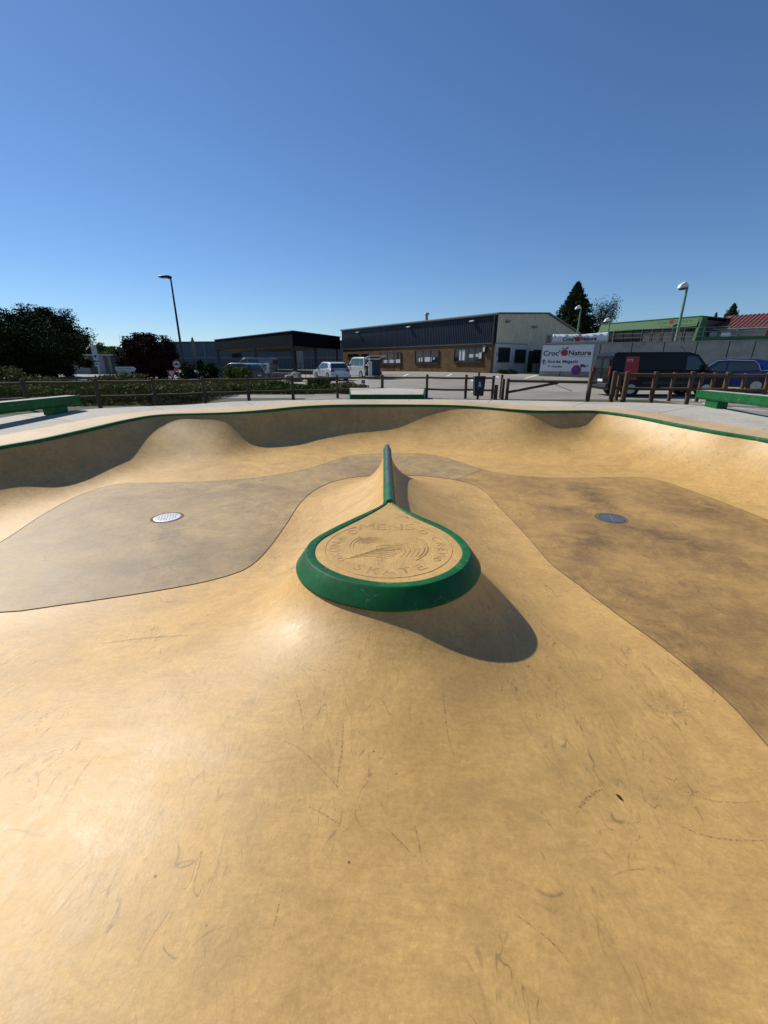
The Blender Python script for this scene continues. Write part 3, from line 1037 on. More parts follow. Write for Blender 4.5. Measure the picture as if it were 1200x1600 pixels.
# pressed emblem
pad_c = np.array((pad[:, 0].mean(), 0.0))
c0 = np.array(on_level(607, 856, Z_PAD)[:2])
rx0 = (on_level(712, 856, Z_PAD).x - c0[0]) * 0.97
ry_n = c0[1] - on_level(607, 905, Z_PAD).y
ry_f = on_level(607, 817, Z_PAD).y - c0[1]
ry0 = 0.5 * (ry_n + ry_f)
c0[1] += (ry_f - ry_n) / 2
em = MB()
def ell(fr, a0=0, a1=360, n=72):
    return [loc((c0[0] + rx0 * fr * math.sin(R(a)), c0[1] + ry0 * fr * math.cos(R(a)), Z_PAD + 0.0005)) for a in np.linspace(a0, a1, n)]
def stroke(pts, r=0.0045):
    em.tube([(p[0], p[1], p[2] - 0.0015) for p in pts], r * 1.15, 5)
stroke(ell(0.97, 35, 325))
stroke(ell(0.60, 60, 140, 30)); stroke(ell(0.56, 55, 130, 30)); stroke(ell(0.60, 235, 310, 30)); stroke(ell(0.55, 240, 310, 30))
def arc_word(word, a_mid, step, size, fr, flip=False, sx=1.0):
    for i, ch in enumerate(word):
        a = a_mid + (i - (len(word) - 1) / 2) * step
        px = c0[0] + rx0 * fr * math.sin(R(a)); py = c0[1] + ry0 * fr * math.cos(R(a))
        rot = -R(a) + (math.pi if flip else 0)
        mtx = Matrix.Translation(loc((px, py, Z_PAD + 0.0005))) @ Matrix.Rotation(rot, 4, 'Z')
        add_text(em, ch, size, mtx, depth=0.0012, sx=sx * 1.15)
# MENS as wide block letters in a straight row, the other words round the ring
for i, ch in enumerate('MENS'):
    mtx = Matrix.Translation(loc((c0[0] + (i - 1.5) * 0.155, c0[1] + ry0 * 0.80, Z_PAD + 0.0005)))
    add_text(em, ch, 0.25, mtx, depth=0.0014, sx=1.05)
arc_word('SKATE', 180, -16, 0.16, 0.80, True)
arc_word('CREW', 90, 14, 0.13, 0.82)
arc_word('XUNA', 270, 14, 0.13, 0.82)
for a in (46, 314, 122, 238):
    cx_, cy_ = c0[0] + rx0 * 0.82 * math.sin(R(a)), c0[1] + ry0 * 0.82 * math.cos(R(a))
    rr_ = 0.045 if a in (46, 314) else 0.03
    stroke([loc((cx_ + rr_ * math.sin(t), cy_ + rr_ * math.cos(t), Z_PAD + 0.0005)) for t in np.linspace(0, 6.283, 20)], 0.004)
# centre: arched ripples over sweeping feather strokes
for j in range(6):
    w = 0.05 + j * 0.022
    stroke([loc((c0[0] - 0.16 + w * math.cos(t), c0[1] + 0.05 + w * 1.15 * math.sin(t), Z_PAD + 0.0005)) for t in np.linspace(0.5, 2.9, 14)], 0.004)
for j in range(7):
    sx_ = -0.40 + j * 0.045; y_ = -0.27 + j * 0.034
    stroke([loc((c0[0] + sx_ + t * (0.40 - j * 0.02), c0[1] + y_ + 0.07 * math.sin(t * 2.6) - 0.03 * t, Z_PAD + 0.0005)) for t in np.linspace(0, 1, 14)], 0.0035)
for j in range(6):
    x_ = 0.10 + j * 0.045
    stroke([loc((c0[0] + x_ + 0.06 * math.sin(t * 3.0), c0[1] + 0.10 - t * 0.34 + j * 0.008, Z_PAD + 0.0005)) for t in np.linspace(0, 1, 12)], 0.0035)
stroke([loc((c0[0] + 0.12 * math.cos(t), c0[1] - 0.02 + 0.06 * math.sin(t), Z_PAD + 0.0005)) for t in np.linspace(0, 6.283, 24)], 0.0035)
M['groove'] = simple('dirt_in_pressed_lines', (0.40, 0.245, 0.09), 0.8, var=0.4, scale=9)
em.build('pressed_emblem', M['groove'], led)

# ================================================================== DRAINS
def drain(label, px, py, rad, mat, slotmat, rz):
    c = on_level(px, py, -D)
    t = thing('drain_cover', label, 'drain', (c.x, c.y, -D + 0.004), rz)
    mb = MB()
    mb.lathe([(rad, 0.0), (rad, 0.006), (rad - 0.012, 0.009), (rad - 0.03, 0.009), (rad - 0.03, 0.005)], 40)
    mb.build('frame', mat, t)
    mb = MB(); mb.lathe([(rad - 0.031, 0.003), (rad - 0.031, 0.006), (0.001, 0.006)], 40)
    mb.build('plate', mat, t)
    sm = MB()
    for i in range(-4, 5):
        for j in range(-4, 5):
            x, y = i * rad * 0.2, j * rad * 0.2
            if math.hypot(x, y) < rad * 0.8 and i != 0:
                sm.box((x, y, 0.0072), (rad * 0.10, rad * 0.05, 0.002), R(45 if (i + j) % 2 else -45))
    tag(sm.build('grip_slots', slotmat, t), kind='stuff')
    sm = MB(); sm.box((0, 0, 0.0072), (rad * 0.045, rad * 1.5, 0.002)); sm.build('seam', slotmat, t)
    mb = MB(); mb.lathe([(rad + 0.045, 0.0), (rad + 0.045, 0.0022), (rad, 0.0022)], 40); mb.build('grout_ring', M['joint'], t)
drain('pale metal drain cover in the grey brown floor left of the spine', 261.5, 809, 0.215, M['drain'], M['grey_metal'], R(20))
drain('dark blue grey drain cover in the stained brown floor right of the spine', 955, 810, 0.215, M['drain_dark'], M['grey_metal'], R(-15))

# small green leaf lying on the slope
lp = on_bowl(967, 1246)
lf = MB()
outl = [(0, -0.022), (0.007, -0.010), (0.009, 0.0), (0.006, 0.012), (0, 0.022), (-0.006, 0.012), (-0.008, 0.0), (-0.006, -0.010)]
lf.prism(outl, lambda u, v, w: (u, v, w + abs(u) * 0.5), 0.0, 0.0012)
lfo = lf.build('fallen_leaf', M['leaf_dark'])
lfo.location = (lp.x, lp.y, lp.z + 0.003); lfo.rotation_euler = (0, 0, R(28))
tag(lfo, 'single small dark green leaf lying on the tan slope in the foreground', 'leaf')

# ================================================================== GRIND LEDGES AND MANUAL PAD
def grind_ledge(label, a, b, width, z0, z1, legs, side):
    a = Vector((*a, 0)); b = Vector((*b, 0))
    d = b - a; L = d.length
    rz = math.atan2(d.y, d.x)
    t = thing('grind_ledge', label, 'skate ledge', (a.x, a.y, 0.0), rz)
    mb = MB()
    # beam section with raked faces
    sec = [(-width / 2 + 0.03, z0), (width / 2 - 0.03, z0), (width / 2, z0 + 0.06), (width / 2, z1 - 0.008), (width / 2 - 0.05, z1 - 0.008), (-width / 2 + 0.05, z1 - 0.008), (-width / 2, z1 - 0.008), (-width / 2, z0 + 0.06)]
    mb.prism(sec, lambda u, v, w: (w, u, v), 0, L)
    mb.build('beam', M['green'], t, bevel=0.012)
    mb = MB(); mb.span((0.05, -width / 2 + 0.055, z1 - 0.02), (L - 0.05, width / 2 - 0.055, z1)); mb.build('concrete_top', M['deck'], t)
    for s in (-1, 1):
        mb = MB(); mb.span((-0.003, s * (width / 2 + 0.003), z1 - 0.05), (L + 0.003, s * (width / 2 - 0.055), z1 + 0.004)); mb.build('edge_angle', M['galv'] if False else M['green'], t, bevel=0.008)
    for lx in legs:
        dzl = float(deck_z(a.y + d.normalized().y * lx)) - 0.012
        mb = MB(); mb.span((lx - 0.27, -width * 0.36, dzl), (lx + 0.27, width * 0.36, z0 + 0.004)); mb.build('pedestal', M['green'], t, bevel=0.01)
    return t
grind_ledge('long green steel ledge on a pedestal at the left edge of the deck', (-9.38, 13.2), (-10.05, 7.2), 0.42, 0.27, 0.545, (0.75, 4.6), 1)
grind_ledge('long green steel ledge on a pedestal at the right edge of the deck', (10.45, 14.35), (10.4, 8.5), 0.46, 0.355, 0.625, (0.7, 4.5), -1)

mp = thing('manual_pad', 'low flared concrete pad with green steel front on the far deck', 'skate pad', (0.12, 17.75, 0.0))
def pad_prism(ins, z0, zf, zb, nm, mat, y0=0.0, y1=2.4):
    mb = MB()
    f0, f1, b0, b1 = -1.50 + ins, 1.52 - ins, -1.72 + ins, 1.78 - ins
    vs = [(f0, y0, z0), (f1, y0, z0), (b1, y1, z0), (b0, y1, z0), (f0, y0, zf), (f1, y0, zf), (b1, y1, zb), (b0, y1, zb)]
    mb.add(vs, [(0, 1, 2, 3), (4, 5, 6, 7), (0, 1, 5, 4), (1, 2, 6, 5), (2, 3, 7, 6), (3, 0, 4, 7)])
    return mb.build(nm, mat, mp, bevel=0.01)
pad_prism(0.0, -0.07, 0.235, 0.355, 'steel_edge', M['green'])
pad_prism(0.05, 0.2, 0.243, 0.363, 'concrete_top', M['deck'], 0.05, 2.35)

# ================================================================== GROUND BEYOND THE DECK
def sheet(name, xs, ys, zfn, mat, kind='structure', parent=None):
    mb = MB()
    vs = [(x, y, zfn(x, y)) for y in ys for x in xs]
    nx = len(xs)
    fs = [(j * nx + i, j * nx + i + 1, (j + 1) * nx + i + 1, (j + 1) * nx + i) for j in range(len(ys) - 1) for i in range(nx - 1)]
    mb.add(vs, fs)
    o = mb.build(name, mat, parent, smooth=True)
    if kind: tag(o, kind=kind)
    return o
def hole_ground(x, y):
    return ground_z(x, y) - (2.2 if (-8.6 < x < 8.9 and -4.6 < y < 16.6) else 0.012)
gxs = [-3000, -600, -200, -100, -60, -40] + list(np.linspace(-30, 40, 71)) + [60, 100, 200, 600, 3000]
gys = [-400, -60, -20] + list(np.linspace(-8, 60, 69)) + [70, 80, 100, 140, 300, 900, 4000]
ground = sheet('ground', gxs, gys, hole_ground, M['soil'])
tag(ground, 'dry grassy ground around the skate park')
# asphalt: parking area ahead and to the right, road on the left behind the planting
park = sheet('parking_lot', list(np.linspace(-3.5, 60, 60)), list(np.linspace(19.0, 82, 60)), lambda x, y: ground_z(x, y), M['asphalt'])
tag(park, 'worn grey asphalt parking area behind the fence')
road = sheet('road', list(np.linspace(-60, -3.5, 40)), list(np.linspace(29, 82, 40)), lambda x, y: ground_z(x, y), M['asphalt'])
tag(road, 'asphalt road and yard on the left')
path = sheet('path', list(np.linspace(-13, -3.5, 20)), [19.6, 20.6, 21.8], lambda x, y: ground_z(x, y) + 0.004, M['asphalt'])
tag(path, 'narrow asphalt path behind the fence')
pr_ = sheet('path', [11.6, 14, 20, 30], [2, 8, 15, 19.0], lambda x, y: ground_z(x, y) + 0.0, M['asphalt'])
tag(pr_, 'asphalt strip beside the right ledge')
# painted marks
def line_on_ground(pxs, w, Ys=None):
    mb = MB()
    pts = []
    for px, py in pxs:
        p = on_level(px, py, 0.0)
        for _ in range(6): p = on_level(px, py, ground_z(p.x, p.y))
        pts.append(p)
    a, b = pts
    d = (b - a); d.z = 0; d.normalize()
    n = Vector((-d.y, d.x, 0)) * w / 2
    vs = [a - n, a + n, b + n, b - n]
    vs = [(v.x, v.y, ground_z(v.x, v.y) + 0.006) for v in vs]
    mb.add(vs, [(0, 1, 2, 3)])
    return mb.build('painted_line', M['white_line'], park)
for seg, w in ((((630, 588), (638, 584.5)), .22), (((698, 588), (706, 584.5)), .22), (((820, 591.5), (838, 586.5)), .25), (((739, 596), (737, 593)), .2), (((778, 590), (776, 588)), .2), (((738, 612), (741, 609)), .2),
               (((1083, 624.5), (1093, 628)), .16), (((1099, 629.5), (1113, 634.5)), .16), (((1143, 636.5), (1200, 643)), .12), (((560, 601), (640, 600)), .10)):
    line_on_ground(seg, w)
mb = MB()
p0_ = on_level(846, 591, 0.2); p1_ = on_level(893, 607.5, 0.08)
mb.tube([(p0_ + (p1_ - p0_) * t).to_tuple()[:2] + (ground_z(*(p0_ + (p1_ - p0_) * t)[:2]) + 0.012,) for t in np.linspace(0, 1, 14)], 0.03, 5)
mb.build('asphalt_crack', M['dark_metal'], park)

# ================================================================== FENCES
def fence(label, posts, top, zb=-0.1, rails=((0.12, 0.045), (0.62, 0.045)), r=0.062, lean=None, group=None, extra=()):
    b0 = posts[0]
    pts = [(at_range(px, 605, Y).x, Y) for px, Y in posts]
    t = thing('wooden_fence', label, 'fence', (pts[0][0], pts[0][1], 0), 0, group)
    ox, oy = pts[0]
    rg = random.Random(len(label))
    for i, (x, y) in enumerate(pts + [(at_range(px, 605, Y).x, Y) for px, Y in extra]):
        mb = MB()
        dx, dy = rg.uniform(-.02, .02), rg.uniform(-.02, .02)
        tp = top + rg.uniform(-.03, .03)
        rr_ = r * rg.uniform(0.92, 1.12)
        zz = zb if isinstance(zb, float) else 0
        mb.tube([(x - ox, y - oy, zz), (x - ox + dx * .5, y - oy + dy * .5, tp * .5), (x - ox + dx, y - oy + dy, tp - 0.015), (x - ox + dx, y - oy + dy, tp)], [rr_ * 1.05, rr_, rr_, rr_ * 0.8], 12)
        mb.build('post', M['wood'], t, smooth=True)
    for i in range(len(pts) - 1):
        a, b = pts[i], pts[i + 1]
        for dz, rr_ in rails:
            mb = MB()
            e = 0.05
            d = Vector((b[0] - a[0], b[1] - a[1], 0)).normalized()
            n = Vector((d.y, -d.x, 0)) * 0.0
            z = top - dz
            j = rg.uniform(-.015, .015)
            mb.tube([(a[0] - ox - d.x * e, a[1] - oy - d.y * e, z + j), ((a[0] + b[0]) / 2 - ox, (a[1] + b[1]) / 2 - oy, z - 0.012), (b[0] - ox + d.x * e, b[1] - oy + d.y * e, z - j)], rr_, 10)
            mb.build('rail', M['wood'], t, smooth=True)
    return t
fence('two rail round wood fence along the planting on the left, reaching behind the low pad',
      [(-45, 14.0), (38, 14.8), (150, 15.6), (240, 16.4), (318, 17.3), (387, 18.2), (457, 19.0), (527, 19.7), (597, 20.5), (667, 19.9), (728, 19.5), (770, 19.3)], 0.94,
      extra=[(783, 19.6)])
fence('right wooden post fence nearer the green ledge, in front of the black van', [(958, 17.4), (1021, 17.0), (1078, 16.7), (1133, 16.4), (1197, 16.0)], 1.14, extra=[(977, 17.0)], rails=((0.10, 0.05), (0.62, 0.055)), r=0.085)
fence('second row of wooden posts just in front of the black van', [(966, 18.7), (1049, 18.3), (1093, 18.0), (1112, 17.9), (1160, 17.6)], 1.06, rails=((0.12, 0.045), (0.62, 0.05)), r=0.07)

gt = thing('wooden_gate', 'wooden swing barrier with slanting brace between gate posts', 'gate', (at_range(787, 605, 19.0).x, 19.0, 0))
gx0 = gt.location.x
def gp(px, Y): return at_range(px, 605, Y).x - gx0
for px, Y, tp, rr_ in ((786, 19.15, 0.8, .07), (793, 19.0, 0.82, .07), (921, 17.7, 1.16, .085)):
    mb = MB(); x = gp(px, Y)
    mb.tube([(x, Y - 19, -0.08), (x, Y - 19, tp - .02), (x, Y - 19, tp)], [rr_ * 1.04, rr_, rr_ * .8], 12)
    mb.build('post', M['wood'], gt, smooth=True)
mb = MB(); mb.tube([(gp(793, 19.0), 0, 0.72), (gp(924, 17.7) + .2, -1.3, 0.72)], 0.06, 10); mb.build('beam', M['wood'], gt, smooth=True)
mb = MB(); mb.tube([(gp(793, 19.0), 0, 0.24), (gp(872, 18.2), -0.78, 0.68)], 0.055, 10); mb.build('brace', M['wood'], gt, smooth=True)

# ---- litter bin on its post
bx = at_range(748, 605, 18.6)
tb = thing('trash_bin', 'black plastic litter bin with white symbol by the fence', 'bin', (bx.x, 18.6, 0))
mb = MB()
sec = [(-0.19, 0.13), (0.19, 0.13), (0.235, 0.80), (0.235, 0.86), (-0.235, 0.86), (-0.235, 0.80)]
mb.prism(sec, lambda u, v, w: (u, w, v), -0.17, 0.17)
mb.build('body', M['bin_black'], tb, bevel=0.03)
mb = MB(); mb.prism([(-0.25, 0.86), (0.25, 0.86), (0.25, 0.905), (0.2, 0.93), (-0.2, 0.93), (-0.25, 0.905)], lambda u, v, w: (u, w, v), -0.19, 0.19); mb.build('lid', M['bin_black'], tb, bevel=0.015)
mb = MB(); mb.tube([(0.02, 0.21, -0.06), (0.02, 0.21, 1.08)], 0.045, 10); mb.build('post', M['wood'], tb, smooth=True)
mb = MB(); mb.tube([(0.02, 0.05, -0.06), (0.02, 0.05, 0.14)], 0.03, 8); mb.build('foot', M['dark_metal'], tb)
mb = MB()
mb.lathe([(0.045, 0), (0.045, 0.004)], 14, m=Matrix.Translation((0, -0.168, 0.66)) @ Matrix.Rotation(R(90), 4, 'X'))
mb.box((0, -0.171, 0.57), (0.11, 0.006, 0.07)); mb.box((0, -0.171, 0.51), (0.14, 0.006, 0.02))
mb.build('symbol', M['poster'], tb)
mb = MB(); mb.box((0, 0.0, 0.25), (0.16, 0.12, 0.62)); o = mb.build('stump', M['wood']); o.location = (at_range(775, 605, 19.0).x, 19.0, 0.0)
tag(o, 'short square timber stump beside the fence end post', 'stump')

# ================================================================== BUILDINGS
def wall_pts(p0, d, px, py): return on_plane(px, py, p0, d)

# ---- main workshop building
B0 = Vector((12.1, 49.1, 0)); Bd = Vector((-18.84, 25.2, 0)).normalized(); Bi = Vector((Bd.y, -Bd.x, 0))       # along the front, into the building
rzB = math.atan2(Bd.y, Bd.x)
bld = thing('workshop_building', 'long workshop with navy ribbed upper siding and brown timber cladding below', 'building', (B0.x, B0.y, 0), rzB)
# local: x along front (to the left), y outwards towards the viewer, -y into the building
def fr(px, py): return on_plane(px, py, B0, Bd)          # (x, z)
def gb(px, py):
    t, z = on_plane(px, py, B0, Bi); return -t, z         # (y, z) on the gable
Lb = fr(535, 530)[0]; z_eave = fr(776, 490)[1]; z_sid = fr(772, 535.5)[1]
y_ridge, z_ridge = gb(856, 489.5); y_back, z_back = gb(903, 521)
mb = MB()
prof_ = [(0, -0.6), (0, z_eave - 0.06), (y_ridge, z_ridge - 0.06), (y_back, z_back - 0.06), (y_back, -0.6)]
mb.prism(prof_, lambda u, v, w: (w, u - 0.02, v), 0.02, Lb)
mb.build('wall', M['beige_siding'], bld)
mb = MB(); mb.span((-0.03, 0.02, z_sid), (Lb, 0.12, z_eave)); mb.build('upper_siding', M['navy_siding'], bld)
xd = fr(722, 560)[0]
mb = MB(); mb.span((0.16, 0.0, -0.5), (xd, 0.07, z_sid)); mb.build('diagonal_cladding', M['wood_diag'], bld)
mb = MB(); mb.span((xd, 0.0, -0.5), (Lb, 0.068, z_sid)); mb.build('timber_cladding', M['wood_siding'], bld)
mb = MB(); mb.span((-0.05, 0.03, z_sid - 0.12), (Lb, 0.16, z_sid + 0.02)); mb.build('cladding_trim', M['roof_edge'], bld)
# roof sheets
rf = MB()
for (ya, za), (yb, zb_) in (((0.25, z_eave), (y_ridge, z_ridge)), ((y_ridge, z_ridge), (y_back - 0.2, z_back))):
    rf.prism([(ya, za), (yb, zb_), (yb, zb_ + 0.09), (ya, za + 0.09)], lambda u, v, w: (w, u, v), -0.25, Lb + 0.1)
rf.build('roof', M['roof_light'], bld)
mb = MB(); mb.span((-0.2, 0.12, z_eave - 0.16), (Lb + 0.1, 0.30, z_eave + 0.02)); mb.build('gutter', M['roof_edge'], bld, bevel=0.02)
xs_, zs_ = fr(653, 500)
vent = MB(); vent.tube([(xs_, -1.5, z_eave), (xs_, -1.5, z_eave + 1.0)], 0.18, 12); vent.build('roof_vent', M['grey_metal'], bld, smooth=True)
vent = MB(); vent.lathe([(0.42, z_eave + 0.98), (0.30, z_eave + 1.12), (0.05, z_eave + 1.22)], 12, m=Matrix.Translation((xs_, -1.5, 0))); vent.build('vent_cap', M['grey_metal'], bld)
for px, py in ((561, 519.5), (641, 511), (740, 502)):
    x, z = fr(px, py)
    mb = MB(); mb.box((x, 0.3, z), (0.55, 0.35, 0.12), rx=R(-15)); mb.build('flood_lamp', M['lamp_white'], bld, bevel=0.02)
mb = MB(); mb.tube([(0.25, 0.20, z_eave - 0.1), (0.25, 0.20, -0.4)], 0.09, 10); mb.tube([(0.5, 0.20, z_eave - 0.1), (0.25, 0.2, z_eave - 0.35)], 0.07, 8); mb.build('downpipe', M['dark_metal'], bld, smooth=True)
def window(parent, x0, x1, z0, z1, face, n=3, frame=None, posters=(), glassm=None, y=0.07, reveal=0.10):
    """upright window in the plane y (face 'f') or x (face 'g')"""
    frame = frame or M['dark_metal']
    def sp(mb, a, b, c, d, u0, u1):
        if face == 'f': mb.span((a, u0, c), (b, u1, d))
        else: mb.span((u0, a, c), (u1, b, d))
    s = 1 if face == 'f' else -1
    w = MB()
    sp(w, x0, x1, z0, z1, y + s * 0.005, y + s * 0.02)
    win = w.build('window', glassm or M['glass'], parent)
    fm = MB(); t = 0.07
    sp(fm, x0 - t, x0, z0 - t, z1 + t, y + s * 0.002, y + s * reveal); sp(fm, x1, x1 + t, z0 - t, z1 + t, y + s * 0.002, y + s * reveal)
    sp(fm, x0, x1, z1, z1 + t, y + s * 0.002, y + s * reveal); sp(fm, x0, x1, z0 - t, z0, y + s * 0.002, y + s * reveal)
    fm.build('frame', frame, win)
    for k in range(1, n):
        m_ = MB(); xm = x0 + (x1 - x0) * k / n
        sp(m_, xm - 0.035, xm + 0.035, z0, z1, y + s * 0.021, y + s * 0.06); m_.build('mullion', frame, win)
    sl = MB(); sp(sl, x0 - 0.12, x1 + 0.12, z0 - t - 0.06, z0 - t - 0.002, y + s * 0.002, y + s * (reveal + 0.05)); sl.build('sill', frame, win)
    for (a, b, c, d) in posters:
        m_ = MB(); sp(m_, a, b, c, d, y + s * 0.022, y + s * 0.026); m_.build('poster', M['poster'], win)
    return win
def fwin(px0, px1, py0, py1, n, posters=(), **kw):
    pc = (px0 + px1) / 2
    xa, xb = fr(px0, (py0 + py1) / 2)[0], fr(px1, (py0 + py1) / 2)[0]
    z1, z0 = fr(pc, py0)[1], fr(pc, py1)[1]
    ps = []
    for q in posters:
        a, b = fr(q[0], q[2])[0], fr(q[1], q[2])[0]
        c, d = fr((q[0] + q[1]) / 2, q[3])[1], fr((q[0] + q[1]) / 2, q[2])[1]
        ps.append((min(a, b), max(a, b), c, d))
    return window(bld, min(xa, xb), max(xa, xb), z0, z1, 'f', n, posters=ps, **kw)
fwin(711.5, 754, 545, 564.5, 4, [(734, 740.5, 553.5, 558.5), (742.5, 748.5, 553, 557.5), (749.5, 753.5, 551, 560), (719, 727.5, 546.5, 563)])
fwin(650, 686, 548.5, 566.5, 3, [(664.5, 675.5, 558, 565), (655, 657.5, 559.5, 565), (659, 662, 558.5, 565), (677.5, 680, 558.5, 562)])
fwin(596, 627, 551.5, 569, 3, [(600.5, 607.5, 562.5, 567), (609.5, 617.5, 562, 567), (619.5, 626, 561.5, 567)])
fwin(545, 560, 553.5, 559, 2)
fwin(566, 576, 553.5, 558, 1)
# service door and dark lower panels
def frect(px0, px1, py0, py1, d, name, mat):
    xa, xb = fr(px0, (py0 + py1) / 2)[0], fr(px1, (py0 + py1) / 2)[0]
    z1, z0 = fr((px0 + px1) / 2, py0)[1], fr((px0 + px1) / 2, py1)[1]
    mb = MB(); mb.span((min(xa, xb), 0.072, z0), (max(xa, xb), 0.072 + d, z1))
    return mb.build(name, mat, bld)
dr_ = frect(583.5, 595, 566, 585, 0.05, 'door', M['dark_metal'])
x_, z_ = fr(593.5, 576)
mb = MB(); mb.box((x_, 0.15, z_), (0.25, 0.05, 0.06)); mb.build('door_handle', M['galv'], dr_)
for a, b in ((597, 606), (607, 615.5), (617, 626)):
    frect(a, b, 572, 584, 0.03, 'panel', M['wood_siding'])
x_, z_ = fr(759, 546)
mb = MB(); mb.box((x_, 0.18, z_), (0.5, 0.2, 0.75)); ln = mb.build('wall_lantern', M['dark_metal'], bld, bevel=0.04)
mb = MB(); mb.box((x_, 0.30, z_ - 0.02), (0.24, 0.06, 0.42)); mb.build('lantern_glass', M['lamp_white'], ln, bevel=0.02)
# gable: white rendered base with two windows, door, lamp brackets
yw, zw = gb(822, 543)
mb = MB(); zl = gb(775, 537)[1]
mb.prism([(-0.02, -0.5), (yw, -0.5), (yw, zl), (-0.02, zl)], lambda u, v, w: (w, u, v), 0.018, -0.10)
mb.build('rendered_base', M['white_plain'], bld)
mb = MB(); mb.span((-0.16, yw - 0.05, zl), (0.02, 0.0, zl + 0.09)); mb.build('base_coping', M['grey_metal'], bld)
def gwin(px0, px1, py0, py1, n, face_x=-0.10, **kw):
    ya, yb = gb(px0, (py0 + py1) / 2)[0], gb(px1, (py0 + py1) / 2)[0]
    z1, z0 = gb((px0 + px1) / 2, py0)[1], gb((px0 + px1) / 2, py1)[1]
    return window(bld, min(ya, yb), max(ya, yb), z0, z1, 'g', n, y=face_x, **kw)
gwin(777.5, 794, 544, 564, 2); gwin(803.5, 818.5, 547, 565, 2)
gwin(834, 843, 547.5, 565, 1, face_x=0.0)
ya, yb = gb(825, 565)[0], gb(832, 565)[0]
z1_, z0_ = gb(828, 548)[1], gb(828, 582)[1]
mb = MB(); mb.span((-0.05, min(ya, yb), z0_), (0.015, max(ya, yb), z1_)); dg = mb.build('door', M['dark_metal'], bld)
mb = MB(); mb.box((-0.09, min(ya, yb) + 0.25, (z0_ + z1_) / 2), (0.06, 0.18, 0.05)); mb.build('door_handle', M['galv'], dg)
for px, py in ((791.5, 502.5), (833, 511)):
    y_, z_ = gb(px, py)
    mb = MB(); mb.box((-0.25, y_, z_), (0.35, 0.45, 0.22)); mb.tube([(0.0, y_, z_ + 0.05), (-0.25, y_, z_ + 0.05)], 0.04, 6); mb.build('flood_lamp', M['grey_metal'], bld)
y_, z_ = gb(775.5, 560); y2, z2 = gb(777.5, 562)
mb = MB(); mb.span((-0.15, gb(777, 560)[0], gb(776, 563)[1]), (-0.105, gb(774.6, 560)[0], gb(776, 557)[1])); mb.build('notice', M['poster'], bld)
mb = MB(); mb.span((-0.14, gb(777, 552)[0], gb(776, 555)[1]), (-0.105, gb(774.6, 552)[0], gb(776, 551)[1])); mb.build('intercom', M['grey_metal'], bld)

# ---- open canopy
C0 = at_range(457, 517, 58.0); zc = C0.z
def cpt(px, py, Y): p = at_range(px, py, Y); return Vector((p.x, p.y, 0))
cA = Vector((C0.x, C0.y, 0)); tanl = (at_range(335, 531, 1.0).z - CAM_H); Yl = (zc - CAM_H) / tanl
cL = cpt(335, 531, Yl); cR = Vector((-6.95, 72.0, 0))
can = thing('open_canopy', 'open vehicle shelter with deep navy roof edge on slim posts', 'canopy', (cA.x, cA.y, 0))
def cl(v, z): return (v.x - cA.x, v.y - cA.y, z)
cB = cL + (cR - cA)
zb0 = at_range(457, 541, 58.0).z
def slab4(name, pts, z0, z1, mat):
    mb = MB(); n = len(pts)
    mb.add([cl(p, z0) for p in pts] + [cl(p, z1) for p in pts], [tuple(range(n))[::-1], tuple(range(n, 2 * n))] + [(i, (i + 1) % n, n + (i + 1) % n, n + i) for i in range(n)])
    return mb.build(name, mat, can)
M['navy_dark'] = ribbed('dark_navy_fascia', (0.004, 0.006, 0.011), 1.1, 'X', 0.02, 0.8, spec=0.06)
M['soffit'] = simple('canopy_soffit', (0.20, 0.17, 0.12), 0.8)
roofp = [cA, cR, cB, cL]
cc_ = (cA + cR + cB + cL) / 4
slab4('soffit', [p + (cc_ - p).normalized() * 0.2 for p in roofp], zb0 + 0.05, zb0 + 0.15, M['soffit'])
slab4('roof', [p + (cc_ - p).normalized() * 0.12 for p in roofp], zc - 0.12, zc - 0.02, M['roof_edge'])
for a, b in ((cL, cA), (cA, cR), (cR, cB), (cB, cL)):
    d = (b - a); L_ = d.length; u = d.normalized(); nrm = Vector((-u.y, u.x, 0)) * 0.08
    mb = MB(); mb.add([cl(a, zb0), cl(b, zb0), cl(b + nrm, zb0), cl(a + nrm, zb0), cl(a, zc), cl(b, zc), cl(b + nrm, zc), cl(a + nrm, zc)], [(0, 1, 2, 3), (4, 5, 6, 7), (0, 1, 5, 4), (1, 2, 6, 5), (2, 3, 7, 6), (3, 0, 4, 7)])
    mb.build('fascia', M['navy_dark'], can)
    mb = MB(); e_ = u * 0.1; mb.add([cl(a - e_, zc - 0.05), cl(b + e_, zc - 0.05), cl(b + e_ - nrm, zc - 0.05), cl(a - e_ - nrm, zc - 0.05), cl(a - e_, zc + 0.06), cl(b + e_, zc + 0.06), cl(b + e_ - nrm, zc + 0.06), cl(a - e_ - nrm, zc + 0.06)], [(0, 1, 2, 3), (4, 5, 6, 7), (0, 1, 5, 4), (1, 2, 6, 5), (2, 3, 7, 6), (3, 0, 4, 7)])
    mb.build('roof_trim', M['roof_edge'], can)
def cpost(v, w=0.32):
    mb = MB(); mb.box(cl(v, (zb0 + 0.1 - 0.4) / 2 + 0.0), (w, w, zb0 + 0.5)); mb.build('post', M['dark_metal'], can)
inl = lambda a, b, t: a + (b - a) * t
cpost(inl(cA, cc_, 0.03)); cpost(inl(cL, cc_, 0.03)); cpost(inl(cA, cL, 0.42) + (cc_ - inl(cA, cL, 0.42)) * 0.04); cpost(inl(cA, cR, 0.45) + (cc_ - inl(cA, cR, 0.45)) * 0.04); cpost(inl(cR, cB, 0.5) + (cc_ - inl(cR, cB, 0.5)) * 0.04); cpost(inl(cR, cc_, 0.05))

